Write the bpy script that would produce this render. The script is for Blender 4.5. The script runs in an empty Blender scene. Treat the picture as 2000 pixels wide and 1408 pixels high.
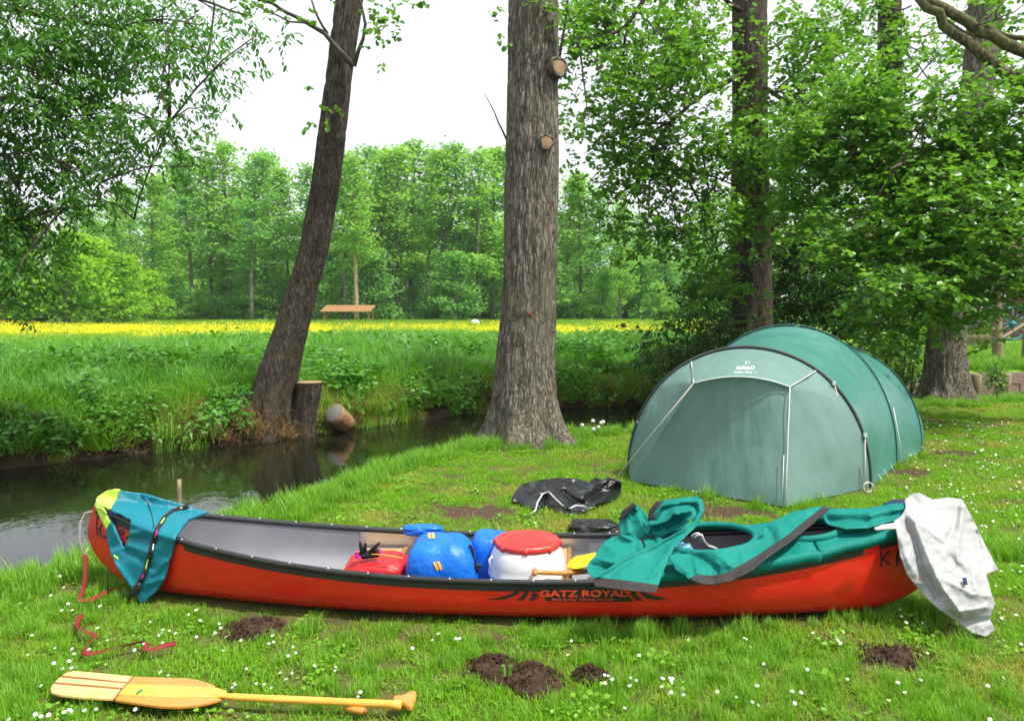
import bpy, bmesh, math, random
import numpy as np
from mathutils import Vector, Matrix
from mathutils.bvhtree import BVHTree
from mathutils.geometry import delaunay_2d_cdt

SC = bpy.context.scene
COL = SC.collection
rng = np.random.default_rng(7)
random.seed(7)
R = math.radians

# ------------------------------------------------------------------ camera
FPX, PW, PH, HOR, CAMH = 1540.0, 2000.0, 1408.0, 598.0, 1.72
PITCH = math.atan((PH/2-HOR)/FPX)
cam = bpy.data.cameras.new('camera'); camo = bpy.data.objects.new('camera', cam)
COL.objects.link(camo); SC.camera = camo
cam.sensor_width = 36; cam.lens = FPX/PW*36
cam.clip_start = .05; cam.clip_end = 6000
camo.location = (0, 0, CAMH); camo.rotation_euler = (math.pi/2-PITCH, 0, 0)
cam.dof.use_dof = True; cam.dof.focus_distance = 5.6; cam.dof.aperture_fstop = 4.0

# ------------------------------------------------------------------ sky and sun
TO_SUN = Vector((.40, -.20, .90)).normalized()
EL = math.asin(TO_SUN.z); AZ = math.atan2(TO_SUN.x, TO_SUN.y)
W = bpy.data.worlds.new('World'); SC.world = W; W.use_nodes = True
nt = W.node_tree; nt.nodes.clear()
wo = nt.nodes.new('ShaderNodeOutputWorld')
sky = nt.nodes.new('ShaderNodeTexSky'); sky.sky_type = 'NISHITA'; sky.sun_disc = False
sky.sun_elevation = EL; sky.sun_rotation = AZ; sky.dust_density = 4.0; sky.air_density = 1.0
b1 = nt.nodes.new('ShaderNodeBackground'); b1.inputs[1].default_value = .05
b2 = nt.nodes.new('ShaderNodeBackground'); b2.inputs[1].default_value = .74
tc = nt.nodes.new('ShaderNodeTexCoord'); nz = nt.nodes.new('ShaderNodeTexNoise')
nz.inputs['Scale'].default_value = 1.6; nz.inputs['Detail'].default_value = 5
cr = nt.nodes.new('ShaderNodeValToRGB')
cr.color_ramp.elements[0].position = .3; cr.color_ramp.elements[0].color = (.90, .93, .97, 1)
cr.color_ramp.elements[1].position = .75; cr.color_ramp.elements[1].color = (1, 1, 1, 1)
ad = nt.nodes.new('ShaderNodeAddShader')
nt.links.new(tc.outputs['Generated'], nz.inputs['Vector']); nt.links.new(nz.outputs[0], cr.inputs[0])
nt.links.new(cr.outputs[0], b2.inputs[0]); nt.links.new(sky.outputs[0], b1.inputs[0])
nt.links.new(b1.outputs[0], ad.inputs[0]); nt.links.new(b2.outputs[0], ad.inputs[1])
nt.links.new(ad.outputs[0], wo.inputs[0])
sl = bpy.data.lights.new('sun', 'SUN'); sl.energy = 4.4; sl.angle = R(1.6); sl.color = (1, .95, .86)
so = bpy.data.objects.new('sun', sl); COL.objects.link(so)
so.rotation_euler = TO_SUN.to_track_quat('Z', 'Y').to_euler(); so.location = (6, -4, 12)

SC.render.engine = 'CYCLES'
SC.view_settings.view_transform = 'Standard'; SC.view_settings.look = 'None'
SC.view_settings.exposure = 0.58; SC.view_settings.gamma = 1.0
SC.view_settings.use_curve_mapping = False
SC.cycles.use_denoising = True
SC.cycles.max_bounces = 7; SC.cycles.diffuse_bounces = 3; SC.cycles.glossy_bounces = 3
SC.cycles.transmission_bounces = 4; SC.cycles.transparent_max_bounces = 6
SC.cycles.caustics_reflective = False; SC.cycles.caustics_refractive = False

# ------------------------------------------------------------------ pixel <-> world
cp, sp_ = math.cos(PITCH), math.sin(PITCH)
def ray(px, py):
    u = (px-PW/2)/FPX; v = (PH/2-py)/FPX
    return np.array([u, cp+v*sp_, v*cp-sp_])
def at(px, py, Y):
    d = ray(px, py); t = Y/d[1]
    return Vector((d[0]*t, Y, CAMH+d[2]*t))
def G(px, py, z=0.0):
    d = ray(px, py); t = (z-CAMH)/d[2]
    return Vector((d[0]*t, d[1]*t, z))
def proj(p):
    x, y, z = p[0], p[1], p[2]-CAMH
    dep = y*cp-z*sp_; up = y*sp_+z*cp
    return PW/2+FPX*x/dep, PH/2-FPX*up/dep

# ------------------------------------------------------------------ numpy noise
def _hash(i, j, k, s):
    n = (i*374761393+j*668265263+k*2147483647+s*1274126177) & 0xffffffff
    n = ((n ^ (n >> 13))*1274126177) & 0xffffffff
    return ((n ^ (n >> 16)) & 0xffff)/65535.0
def vnoise(p, s=0):
    p = np.asarray(p, float); i = np.floor(p).astype(np.int64); f = p-i; f = f*f*(3-2*f)
    r = 0
    for a in (0, 1):
        for b in (0, 1):
            for c in (0, 1):
                w = (f[..., 0] if a else 1-f[..., 0])*(f[..., 1] if b else 1-f[..., 1])*(f[..., 2] if c else 1-f[..., 2])
                r = r+w*_hash(i[..., 0]+a, i[..., 1]+b, i[..., 2]+c, s)
    return r
def fbm(p, sc=1.0, octv=4, s=0):
    p = np.asarray(p, float)*sc; r = 0; a = .5; t = 0
    for o in range(octv):
        r = r+a*vnoise(p+o*17.3, s+o); t += a; a *= .5; p = p*2.03
    return r/t
def sstep(a, b, x):
    t = np.clip((x-a)/(b-a), 0, 1); return t*t*(3-2*t)

# ------------------------------------------------------------------ mesh helpers
class MB:
    """collects vertices and faces of one mesh"""
    def __init__(s): s.v = []; s.f = []; s.n = 0; s.r = []
    def add(s, v, f, r=0.5):
        v = np.asarray(v, float).reshape(-1, 3); b = s.n
        s.v.append(v); s.f.extend([tuple(b+i for i in q) for q in f]); s.n += len(v)
        s.r.append(np.full(len(v), r) if np.isscalar(r) else np.asarray(r))
        return b
    def tube(s, pts, rad, k=8, cap=True, r=.5):
        pts = np.asarray([tuple(p) for p in pts], float); n = len(pts)
        rad = np.full(n, rad) if np.isscalar(rad) else np.asarray(rad, float)
        t = np.gradient(pts, axis=0); t /= np.linalg.norm(t, axis=1)[:, None]+1e-9
        ref = np.array([0, 0, 1.]) if abs(t[0, 2]) < .9 else np.array([1., 0, 0])
        a = np.cross(t[0], ref); a /= np.linalg.norm(a); vs = []
        for i in range(n):
            a = a-t[i]*np.dot(a, t[i]); a /= np.linalg.norm(a)+1e-9
            b = np.cross(t[i], a)
            for j in range(k):
                w = 2*math.pi*j/k
                vs.append(pts[i]+rad[i]*(math.cos(w)*a+math.sin(w)*b))
        f = [(i*k+j, i*k+(j+1) % k, (i+1)*k+(j+1) % k, (i+1)*k+j) for i in range(n-1) for j in range(k)]
        if cap: f += [tuple(range(k))[::-1], tuple((n-1)*k+j for j in range(k))]
        s.add(vs, f, r); return s
    def box(s, c, d, M=None):
        vs = [Vector((c[0]+d[0]*x/2, c[1]+d[1]*y/2, c[2]+d[2]*z/2)) for z in (-1, 1) for y in (-1, 1) for x in (-1, 1)]
        if M is not None: vs = [M @ v for v in vs]
        s.add([tuple(v) for v in vs], [(0, 2, 3, 1), (4, 5, 7, 6), (0, 1, 5, 4), (2, 6, 7, 3), (0, 4, 6, 2), (1, 3, 7, 5)]); return s
    def prism(s, poly, h, up=(0, 0, 1)):
        n = len(poly); up = np.array(up)*h; P = np.array([tuple(p) for p in poly], float)
        s.add(np.vstack([P, P+up]), [tuple(range(n))[::-1], tuple(range(n, 2*n))]+[(i, (i+1) % n, n+(i+1) % n, n+i) for i in range(n)]); return s
    def grid(s, P, closed=False, r=.5):
        P = np.asarray(P, float); a, b = P.shape[:2]
        f = [(i*b+j, i*b+(j+1) % b, (i+1)*b+(j+1) % b, (i+1)*b+j) for i in range(a-1) for j in range(b if closed else b-1)]
        s.add(P.reshape(-1, 3), f, r); return s
    def lathe(s, prof, c, k=48):
        P = np.array([[(c[0]+q[0]*math.cos(w), c[1]+q[0]*math.sin(w), c[2]+q[1]) for w in np.linspace(0, 2*math.pi, k, endpoint=False)] for q in prof])
        return s.grid(P, True)
    def mesh(s, name, smooth=True, rnd=False):
        me = bpy.data.meshes.new(name)
        V = np.vstack(s.v) if s.v else np.zeros((0, 3))
        me.from_pydata(V, [], s.f)
        if smooth and len(me.polygons): me.polygons.foreach_set('use_smooth', np.ones(len(me.polygons), bool))
        if rnd:
            at_ = me.attributes.new('rnd', 'FLOAT', 'POINT'); at_.data.foreach_set('value', np.concatenate(s.r))
        me.update(); return me
    def build(s, name, mat, parent=None, smooth=True, rnd=False, **tags):
        return obj(name, s.mesh(name, smooth, rnd), mat, parent, **tags)

def obj(name, me, mat, parent=None, label=None, cat=None, group=None, kind=None):
    o = bpy.data.objects.new(name, me); COL.objects.link(o)
    if mat is not None and me is not None and len(me.materials) == 0:
        for m in (mat if isinstance(mat, (list, tuple)) else [mat]): me.materials.append(m)
    if parent is not None: o.parent = parent; o.matrix_parent_inverse = parent.matrix_world.inverted()
    tag(o, label, cat, group, kind); return o
def tag(o, label=None, cat=None, group=None, kind=None):
    for k, v in (('label', label), ('category', cat), ('group', group), ('kind', kind)):
        if v: o[k] = v
    return o
def thing(name, label, cat, loc=(0, 0, 0), group=None):
    o = bpy.data.objects.new(name, None); COL.objects.link(o); o.location = loc
    o.empty_display_size = .1
    o.matrix_world = Matrix.Translation(Vector(loc))
    return tag(o, label, cat, group)
def fast_mesh(name, V, F4, rnd=None, smooth=False):
    """V (n,3), F4 (m,4) quads"""
    me = bpy.data.meshes.new(name); V = np.ascontiguousarray(V, np.float32); F4 = np.ascontiguousarray(F4, np.int32)
    k = F4.shape[1]
    me.vertices.add(len(V)); me.vertices.foreach_set('co', V.ravel())
    me.loops.add(F4.size); me.loops.foreach_set('vertex_index', F4.ravel())
    me.polygons.add(len(F4)); me.polygons.foreach_set('loop_start', np.arange(0, F4.size, k, dtype=np.int32))
    if smooth: me.polygons.foreach_set('use_smooth', np.ones(len(F4), bool))
    me.update(calc_edges=True)
    if rnd is not None:
        a = me.attributes.new('rnd', 'FLOAT', 'POINT'); a.data.foreach_set('value', np.ascontiguousarray(rnd, np.float32))
    return me

# ------------------------------------------------------------------ materials
def newmat(name):
    m = bpy.data.materials.new(name); m.use_nodes = True; t = m.node_tree
    return m, t, t.nodes['Principled BSDF'], t.nodes['Material Output']
def nd(t, ty, **kw):
    n = t.nodes.new(ty)
    for k, v in kw.items():
        if k.startswith('i_'):
            key = k[2:]; n.inputs[int(key) if key.isdigit() else key].default_value = v
        else: setattr(n, k, v)
    return n
def ramp(t, src, stops):
    n = t.nodes.new('ShaderNodeValToRGB'); e = n.color_ramp.elements
    while len(e) < len(stops): e.new(.5)
    for x, (p, c) in zip(e, stops): x.position = p; x.color = (*c, 1)
    if src is not None: t.links.new(src, n.inputs[0])
    return n
def texco(t, kind='Object', scale=(1, 1, 1)):
    c = t.nodes.new('ShaderNodeTexCoord'); m = t.nodes.new('ShaderNodeMapping'); m.inputs['Scale'].default_value = scale
    t.links.new(c.outputs[kind], m.inputs[0]); return m.outputs[0]
def bump(t, bs, src, strength=.3, dist=.01):
    b = nd(t, 'ShaderNodeBump', i_Strength=strength, i_Distance=dist)
    t.links.new(src, b.inputs['Height']); t.links.new(b.outputs[0], bs.inputs['Normal']); return b
def plain(name, c, rough=.5, var=.12, nscale=6, bstr=.15, bscale=40, bdist=.004, spec=.5, metal=0, sheen=0, trans=0, coat=0, stretch=(1, 1, 1)):
    m, t, b, o = newmat(name)
    b.inputs['Roughness'].default_value = rough; b.inputs['Metallic'].default_value = metal
    b.inputs['Specular IOR Level'].default_value = spec
    if coat: b.inputs['Coat Weight'].default_value = coat; b.inputs['Coat Roughness'].default_value = .12
    co = texco(t, scale=stretch)
    n = nd(t, 'ShaderNodeTexNoise', i_Scale=nscale, i_Detail=5.0); t.links.new(co, n.inputs['Vector'])
    c = np.array(c)
    r = ramp(t, n.outputs[0], [(.25, tuple(c*(1-var))), (.75, tuple(np.minimum(c*(1+var), 1)))])
    t.links.new(r.outputs[0], b.inputs['Base Color'])
    if bstr:
        n2 = nd(t, 'ShaderNodeTexNoise', i_Scale=bscale, i_Detail=4.0); t.links.new(co, n2.inputs['Vector'])
        bump(t, b, n2.outputs[0], bstr, bdist)
    if trans:
        tr = nd(t, 'ShaderNodeBsdfTranslucent'); t.links.new(r.outputs[0], tr.inputs[0])
        mx = nd(t, 'ShaderNodeMixShader', i_0=trans)
        t.links.new(b.outputs[0], mx.inputs[1]); t.links.new(tr.outputs[0], mx.inputs[2]); t.links.new(mx.outputs[0], o.inputs[0])
    return m
def leafmat(name, c1, c2, trans=.35, rough=.45, spec=.4, tmul=(1.5, 1.45, .7), inst=False, dry=None, dscale=.9, dlo=.55, dhi=.75):
    m, t, b, o = newmat(name)
    a = nd(t, 'ShaderNodeAttribute', attribute_name='rnd'); src = a.outputs['Fac']
    if inst:
        oi = t.nodes.new('ShaderNodeObjectInfo')
        ma = nd(t, 'ShaderNodeMath', operation='MULTIPLY_ADD', i_1=.5); t.links.new(src, ma.inputs[0])
        mb = nd(t, 'ShaderNodeMath', operation='MULTIPLY', i_1=.5); t.links.new(oi.outputs['Random'], mb.inputs[0])
        t.links.new(mb.outputs[0], ma.inputs[2]); src = ma.outputs[0]
    r = ramp(t, src, [(0, c1), (1, c2)]); col = r.outputs[0]
    if dry:
        oi2 = t.nodes.new('ShaderNodeObjectInfo')
        n = nd(t, 'ShaderNodeTexNoise', i_Scale=dscale, i_Detail=3.0); t.links.new(oi2.outputs['Location'], n.inputs['Vector'])
        r2 = ramp(t, n.outputs[0], [(dlo, (0, 0, 0)), (dhi, (1, 1, 1))])
        mx = nd(t, 'ShaderNodeMix', data_type='RGBA'); mx.inputs[7].default_value = (*dry, 1)
        t.links.new(r2.outputs[0], mx.inputs[0]); t.links.new(col, mx.inputs[6]); col = mx.outputs[2]
    t.links.new(col, b.inputs['Base Color']); b.inputs['Roughness'].default_value = rough; b.inputs['Specular IOR Level'].default_value = spec
    mu = nd(t, 'ShaderNodeMix', data_type='RGBA', blend_type='MULTIPLY'); mu.inputs[0].default_value = 1; mu.inputs[7].default_value = (*tmul, 1)
    t.links.new(col, mu.inputs[6])
    tr = nd(t, 'ShaderNodeBsdfTranslucent'); t.links.new(mu.outputs[2], tr.inputs[0])
    ms = nd(t, 'ShaderNodeMixShader', i_0=trans)
    t.links.new(b.outputs[0], ms.inputs[1]); t.links.new(tr.outputs[0], ms.inputs[2]); t.links.new(ms.outputs[0], o.inputs[0])
    return m
def barkmat(name, dark, mid, light, sxy=13, sz=3.2, depth=.02, moss=None):
    m, t, b, o = newmat(name); b.inputs['Roughness'].default_value = .9; b.inputs['Specular IOR Level'].default_value = .2
    co = texco(t)
    nw = nd(t, 'ShaderNodeTexNoise', i_Scale=3.0, i_Detail=3.0); t.links.new(co, nw.inputs['Vector'])
    mixv = nd(t, 'ShaderNodeMix', data_type='RGBA', blend_type='LINEAR_LIGHT'); mixv.inputs[0].default_value = .05
    t.links.new(co, mixv.inputs[6]); t.links.new(nw.outputs['Color'], mixv.inputs[7])
    mp = t.nodes.new('ShaderNodeMapping'); mp.inputs['Scale'].default_value = (sxy, sxy, sz); t.links.new(mixv.outputs[2], mp.inputs[0])
    vo = nd(t, 'ShaderNodeTexVoronoi', feature='DISTANCE_TO_EDGE', i_Scale=1.0); t.links.new(mp.outputs[0], vo.inputs['Vector'])
    nr = nd(t, 'ShaderNodeTexNoise', i_Scale=.9, i_Detail=3.0, i_Roughness=.55); mp2 = t.nodes.new('ShaderNodeMapping'); mp2.inputs['Scale'].default_value = (sxy*1.1, sxy*1.1, sz*.55); t.links.new(mixv.outputs[2], mp2.inputs[0]); t.links.new(mp2.outputs[0], nr.inputs['Vector'])
    s1 = nd(t, 'ShaderNodeMath', operation='SUBTRACT', i_1=.5); t.links.new(nr.outputs[0], s1.inputs[0]); s2 = nd(t, 'ShaderNodeMath', operation='ABSOLUTE'); t.links.new(s1.outputs[0], s2.inputs[0])
    rg = ramp(t, s2.outputs[0], [(0.0, (0, 0, 0)), (.085, (1, 1, 1))])
    n2 = nd(t, 'ShaderNodeTexNoise', i_Scale=2.6, i_Detail=8.0, i_Roughness=.7); t.links.new(mp.outputs[0], n2.inputs['Vector'])
    rr = ramp(t, vo.outputs['Distance'], [(0.0, (.35, .35, .35)), (.16, (1, 1, 1))])
    mu0 = nd(t, 'ShaderNodeMath', operation='MULTIPLY'); t.links.new(rr.outputs[0], mu0.inputs[0]); t.links.new(rg.outputs[0], mu0.inputs[1])
    mul = nd(t, 'ShaderNodeMath', operation='MULTIPLY'); t.links.new(mu0.outputs[0], mul.inputs[0]); t.links.new(n2.outputs[0], mul.inputs[1])
    cr = ramp(t, mul.outputs[0], [(.02, dark), (.3, mid), (.62, light)])
    nl = nd(t, 'ShaderNodeTexNoise', i_Scale=1.3, i_Detail=5.0); t.links.new(co, nl.inputs['Vector'])
    mo = nd(t, 'ShaderNodeMix', data_type='RGBA'); mo.inputs[7].default_value = (*(moss or mid), 1)
    r3 = ramp(t, nl.outputs[0], [(.5, (0, 0, 0)), (.75, (.6, .6, .6))]); t.links.new(r3.outputs[0], mo.inputs[0])
    t.links.new(cr.outputs[0], mo.inputs[6]); t.links.new(mo.outputs[2], b.inputs['Base Color'])
    bump(t, b, mul.outputs[0], .9, depth); return m

MT = {}
MT['bark'] = barkmat('bark_grey', (.05, .042, .032), (.165, .143, .112), (.30, .27, .22), 24, 5.0, .026, (.16, .15, .10))
MT['bark_dark'] = barkmat('bark_dark', (.022, .018, .013), (.075, .062, .047), (.14, .116, .09), 30, 5.5, .02, (.085, .066, .04))
MT['bark_far'] = plain('bark_far', (.13, .115, .10), .9, .4, 3, 0)
MT['bark_pale'] = plain('bark_pale', (.34, .24, .15), .9, .35, 4, 0)
MT['branch'] = plain('branch_bark', (.065, .056, .036), .9, .35, 12, .5, 60)
MT['mossy'] = barkmat('bark_mossy', (.03, .03, .015), (.12, .105, .06), (.2, .17, .1), 14, 4, .015, (.12, .13, .04))
MT['cutwood'] = plain('cut_wood', (.26, .165, .085), .8, .3, 14, .4, 50)
MT['soil'] = plain('soil', (.05, .031, .02), 1, .5, 25, 1.0, 60, .02, spec=.1)
MT['alder'] = leafmat('alder_leaf', (.06, .18, .012), (.15, .33, .04), .45, .38, .5)
MT['alder_bright'] = leafmat('alder_leaf_bright', (.045, .165, .012), (.18, .37, .05), .42, .35, .55)  # wider range of greens than the other alder leaf, brighter at the top
MT['ash'] = leafmat('cherry_leaf', (.035, .14, .014), (.10, .26, .032), .45, .42, .45)
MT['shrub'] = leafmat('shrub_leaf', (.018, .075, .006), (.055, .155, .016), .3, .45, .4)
MT['hedge'] = leafmat('hedge_leaf', (.09, .22, .02), (.15, .3, .03), .35)
MT['farleaf1'] = leafmat('far_leaf_a', (.15, .33, .06), (.28, .52, .11), .5, .6, .2)
MT['farleaf2'] = leafmat('far_leaf_b', (.11, .29, .075), (.21, .45, .13), .5, .6, .2)
MT['farleaf3'] = leafmat('far_leaf_c', (.16, .35, .025), (.29, .52, .05), .5, .6, .2)
MT['lawn'] = leafmat('lawn_blade', (.095, .255, .008), (.22, .46, .020), .42, .5, .25, inst=True, dry=(.40, .34, .09), dscale=1.3, dlo=.50, dhi=.75)
MT['lawn_long'] = leafmat('long_blade', (.09, .25, .010), (.20, .42, .025), .35, .45, .4, inst=True)
MT['reed'] = leafmat('tall_blade', (.025, .13, .006), (.17, .44, .04), .38, .42, .45, inst=True)
MT['meadow'] = leafmat('meadow_blade', (.14, .28, .02), (.26, .40, .04), .35, .5, .3, inst=True)
MT['bank_leaf'] = leafmat('bank_leaf', (.04, .16, .012), (.11, .31, .03), .38, .4, .45, inst=True)
MT['straw'] = leafmat('dry_straw', (.20, .12, .045), (.42, .28, .12), .25, .7, .2, (1.1, 1, .8), inst=True)
MT['butter'] = leafmat('buttercup', (.70, .60, .008), (.85, .76, .012), .3, .4, .4, (1, 1, .6), inst=True)
MT['petal'] = plain('daisy_petal', (.82, .82, .80), .6, .04, 30, 0, trans=.25)
MT['dyellow'] = plain('daisy_centre', (.75, .5, .04), .7, .1, 50, 0)
MT['stem'] = plain('stem_green', (.12, .22, .04), .6, .2, 20, 0)

# ================================================================== terrain
NEAR = np.array([(-40, -14), (-9, .6), (-5.2, 3.0), (-3.75, 4.2), (-3.1, 5.1), (-2.62, 5.9), (-2.22, 6.6), (-1.76, 7.5), (-1.34, 8.6), (-.5, 9.95), (.70, 10.7), (1.78, 10.95), (3.96, 12.2), (6.99, 13.9), (9.7, 14.9), (20, 17.6), (60, 26)], float)
FAR = np.array([(-60, -10), (-15, 6.2), (-9, 8.95), (-6.2, 10.15), (-5.57, 10.73), (-4.9, 11.3), (-4.06, 11.8), (-3.2, 12.4), (-2.6, 13.4), (-1.85, 14.2), (-.69, 15.2), (1.04, 16), (2.65, 16.35), (6, 17.1), (10.3, 18.05), (20, 20.2), (60, 29)], float)
WATER = -.35
def sdist(x, y, L):
    d = np.full(np.shape(x), 1e9)
    for (ax, ay), (bx, by) in zip(L[:-1], L[1:]):
        ux, uy = bx-ax, by-ay; t = np.clip(((x-ax)*ux+(y-ay)*uy)/(ux*ux+uy*uy), 0, 1)
        d = np.minimum(d, np.hypot(x-ax-t*ux, y-ay-t*uy))
    return np.where(y > np.interp(x, L[:, 0], L[:, 1]), d, -d)
def terrain(x, y):
    x = np.asarray(x, float); y = np.asarray(y, float)
    p = np.stack([x, y, np.zeros_like(x)], -1)
    n1 = fbm(p, 1.7, 3, 3)-.5
    dn = -sdist(x, y, NEAR)+n1*.25; df = sdist(x, y, FAR)+n1*.3
    lawn = .03*(fbm(p, .8, 3, 11)-.5)
    lawn = lawn*sstep(8, 5, np.abs(y-5)+0*x)
    nz_ = np.interp(dn, [-3, -1, -.35, -.1, 0, .25], [-1.1, -.85, -.42, -.12, -.03, 0])
    wall = sstep(8.6, 9.4, x)
    fz0 = np.interp(df, [-3, -.6, 0, .12, .5, 1.2, 4, 30, 80], [-1.1, -.8, -.38, -.12, .10, .27, .32, .2, .1])
    fz1 = np.interp(df, [-3, -.1, 0.05, .25, 4, 30, 80], [-1.1, -.9, -.8, .22, .3, .3, .1])
    fz = fz0*(1-wall)+fz1*wall+np.where(df > .3, n1*.10*sstep(60, 20, df), 0)
    z = np.where(dn > .25, lawn, np.where(dn > -1.2, nz_+np.where(dn > 0, lawn*dn/.25, 0), -.85))
    z = np.where(df > -1.2, np.maximum(np.where(dn > -1.2, nz_, -2), fz), z)
    return z
def tz(x, y): return float(terrain(np.array([x]), np.array([y]))[0])

DIRT = [(495, 1228, 60, 26), (820, 1240, 40, 14), (965, 1312, 62, 30), (1042, 1330, 60, 36), (1155, 1322, 36, 24), (1745, 1283, 75, 24), (1590, 1254, 40, 9),
        (935, 1003, 80, 18), (860, 996, 30, 8), (985, 1248, 70, 10), (1440, 1002, 90, 13), (1300, 1000, 40, 9), (1790, 925, 42, 13), (1855, 884, 45, 6), (1975, 982, 45, 9), (965, 938, 14, 7), (690, 1296, 24, 8), (1110, 868, 40, 7), (600, 1215, 60, 8), (1430, 1218, 60, 8)]
DW = []
for (a, b, c, d) in DIRT:
    g = G(a, b); g1 = G(a, b-d); g2 = G(a, b+d); DW.append((g.x, g.y, c/FPX*g.y, (g1.y-g2.y)/2))
def dirtf(x, y):
    p = np.stack([x, y, 0*x], -1); n = fbm(p, 9, 3, 21)-.5
    m = np.zeros(np.shape(x))
    for (cx, cy, rx, ry) in DW:
        r = np.hypot((x-cx)/rx, (y-cy)/ry)+n*.9
        m = np.maximum(m, sstep(1.15, .7, r))
    return m

def axis(lo, hi, step, far_lo, far_hi, g=1.22):
    a = list(np.arange(lo, hi, step)); s = step; x = hi
    out = []
    while x < far_hi: out.append(x); s *= g; x += s
    out.append(far_hi); s = step; x = lo; pre = []
    while x > far_lo: s *= g; x -= s; pre.append(max(x, far_lo))
    return np.array(pre[::-1]+a+out)
xs = axis(-8.5, 9.0, .075, -2500, 2500); ys = axis(2.4, 17.5, .075, -60, 4000)
XX, YY = np.meshgrid(xs, ys, indexing='ij')
ZZ = terrain(XX, YY)
ZZ = ZZ+np.where((YY < 17.5) & (ZZ > -.5), (fbm(np.stack([XX, YY, 0*XX], -1), 14, 2, 5)-.5)*.02, 0)
nx, ny = XX.shape
idx = np.arange(nx*ny).reshape(nx, ny)
F = np.stack([idx[:-1, :-1], idx[1:, :-1], idx[1:, 1:], idx[:-1, 1:]], -1).reshape(-1, 4)
me = fast_mesh('ground', np.stack([XX, YY, ZZ], -1).reshape(-1, 3), F, smooth=True)
fdist = sdist(XX, YY, FAR)
for nm, val in (('dirt', dirtf(XX, YY)), ('bank', np.clip(1-np.abs(ZZ+.2)/.35, 0, 1)*(YY < 40)), ('meadow', sstep(26, 34, YY)*(XX < 7)*sstep(56, 48, YY)*(.35+.65*(fbm(np.stack([XX*.05, YY*.09, 0*XX], -1), 1, 3, 9) > .42))), ('farside', (fdist > .1)*1.0)):
    a = me.attributes.new(nm, 'FLOAT', 'POINT'); a.data.foreach_set('value', val.astype(np.float32).ravel())
m, t, b, o = newmat('ground_soil_grass'); b.inputs['Roughness'].default_value = .95; b.inputs['Specular IOR Level'].default_value = .15
co = texco(t)
n1 = nd(t, 'ShaderNodeTexNoise', i_Scale=3.0, i_Detail=8.0); t.links.new(co, n1.inputs['Vector'])
n2 = nd(t, 'ShaderNodeTexNoise', i_Scale=45.0, i_Detail=6.0); t.links.new(co, n2.inputs['Vector'])
c1 = ramp(t, n1.outputs[0], [(.3, (.12, .19, .02)), (.7, (.25, .25, .06))])
def mixby(t, base, attr, colr, k=1.0):
    a = nd(t, 'ShaderNodeAttribute', attribute_name=attr); x = nd(t, 'ShaderNodeMix', data_type='RGBA')
    mm = nd(t, 'ShaderNodeMath', operation='MULTIPLY', i_1=k, use_clamp=True); t.links.new(a.outputs['Fac'], mm.inputs[0]); t.links.new(mm.outputs[0], x.inputs[0])
    t.links.new(base, x.inputs[6]); t.links.new(colr, x.inputs[7]); return x.outputs[2]
dc = ramp(t, n2.outputs[0], [(.3, (.07, .042, .026)), (.7, (.17, .11, .065))])
fc = ramp(t, n1.outputs[0], [(.3, (.08, .22, .02)), (.7, (.16, .32, .035))])
yc = ramp(t, n2.outputs[0], [(.35, (.20, .36, .03)), (.66, (.48, .48, .02))])
bc = ramp(t, n2.outputs[0], [(.3, (.018, .012, .008)), (.7, (.06, .04, .025))])
c = mixby(t, c1.outputs[0], 'dirt', dc.outputs[0]); c = mixby(t, c, 'farside', fc.outputs[0])
c = mixby(t, c, 'meadow', yc.outputs[0]); c = mixby(t, c, 'bank', bc.outputs[0], 1.6)
t.links.new(c, b.inputs['Base Color']); bump(t, b, n2.outputs[0], .8, .02)
MT['ground'] = m
obj('ground', me, m, label='grassy lawn, river banks and meadow ground', cat='ground', kind='structure')

# river surface
m, t, b, o = newmat('river_water'); b.inputs['Base Color'].default_value = (.010, .011, .006, 1); b.inputs['Roughness'].default_value = .03
b.inputs['Specular IOR Level'].default_value = .55; b.inputs['IOR'].default_value = 1.33
co = texco(t, scale=(1, .6, 1)); n = nd(t, 'ShaderNodeTexNoise', i_Scale=5.0, i_Detail=3.0); t.links.new(co, n.inputs['Vector'])
n3 = nd(t, 'ShaderNodeTexNoise', i_Scale=22.0, i_Detail=2.0); t.links.new(co, n3.inputs['Vector'])
am = nd(t, 'ShaderNodeMath', operation='MULTIPLY_ADD', i_1=.25); t.links.new(n3.outputs[0], am.inputs[0]); t.links.new(n.outputs[0], am.inputs[2])
bump(t, b, am.outputs[0], .06, .06)
wv = MB(); gx = np.linspace(-60, 60, 61)
wp = np.array([[(x, np.interp(x, NEAR[:, 0], NEAR[:, 1])-1.2+u*(np.interp(x, FAR[:, 0], FAR[:, 1])-np.interp(x, NEAR[:, 0], NEAR[:, 1])+2.0), WATER) for u in np.linspace(0, 1, 5)] for x in gx])
wv.grid(wp).build('river', m, label='dark narrow river reflecting the far bank', cat='river', kind='structure')

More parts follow.
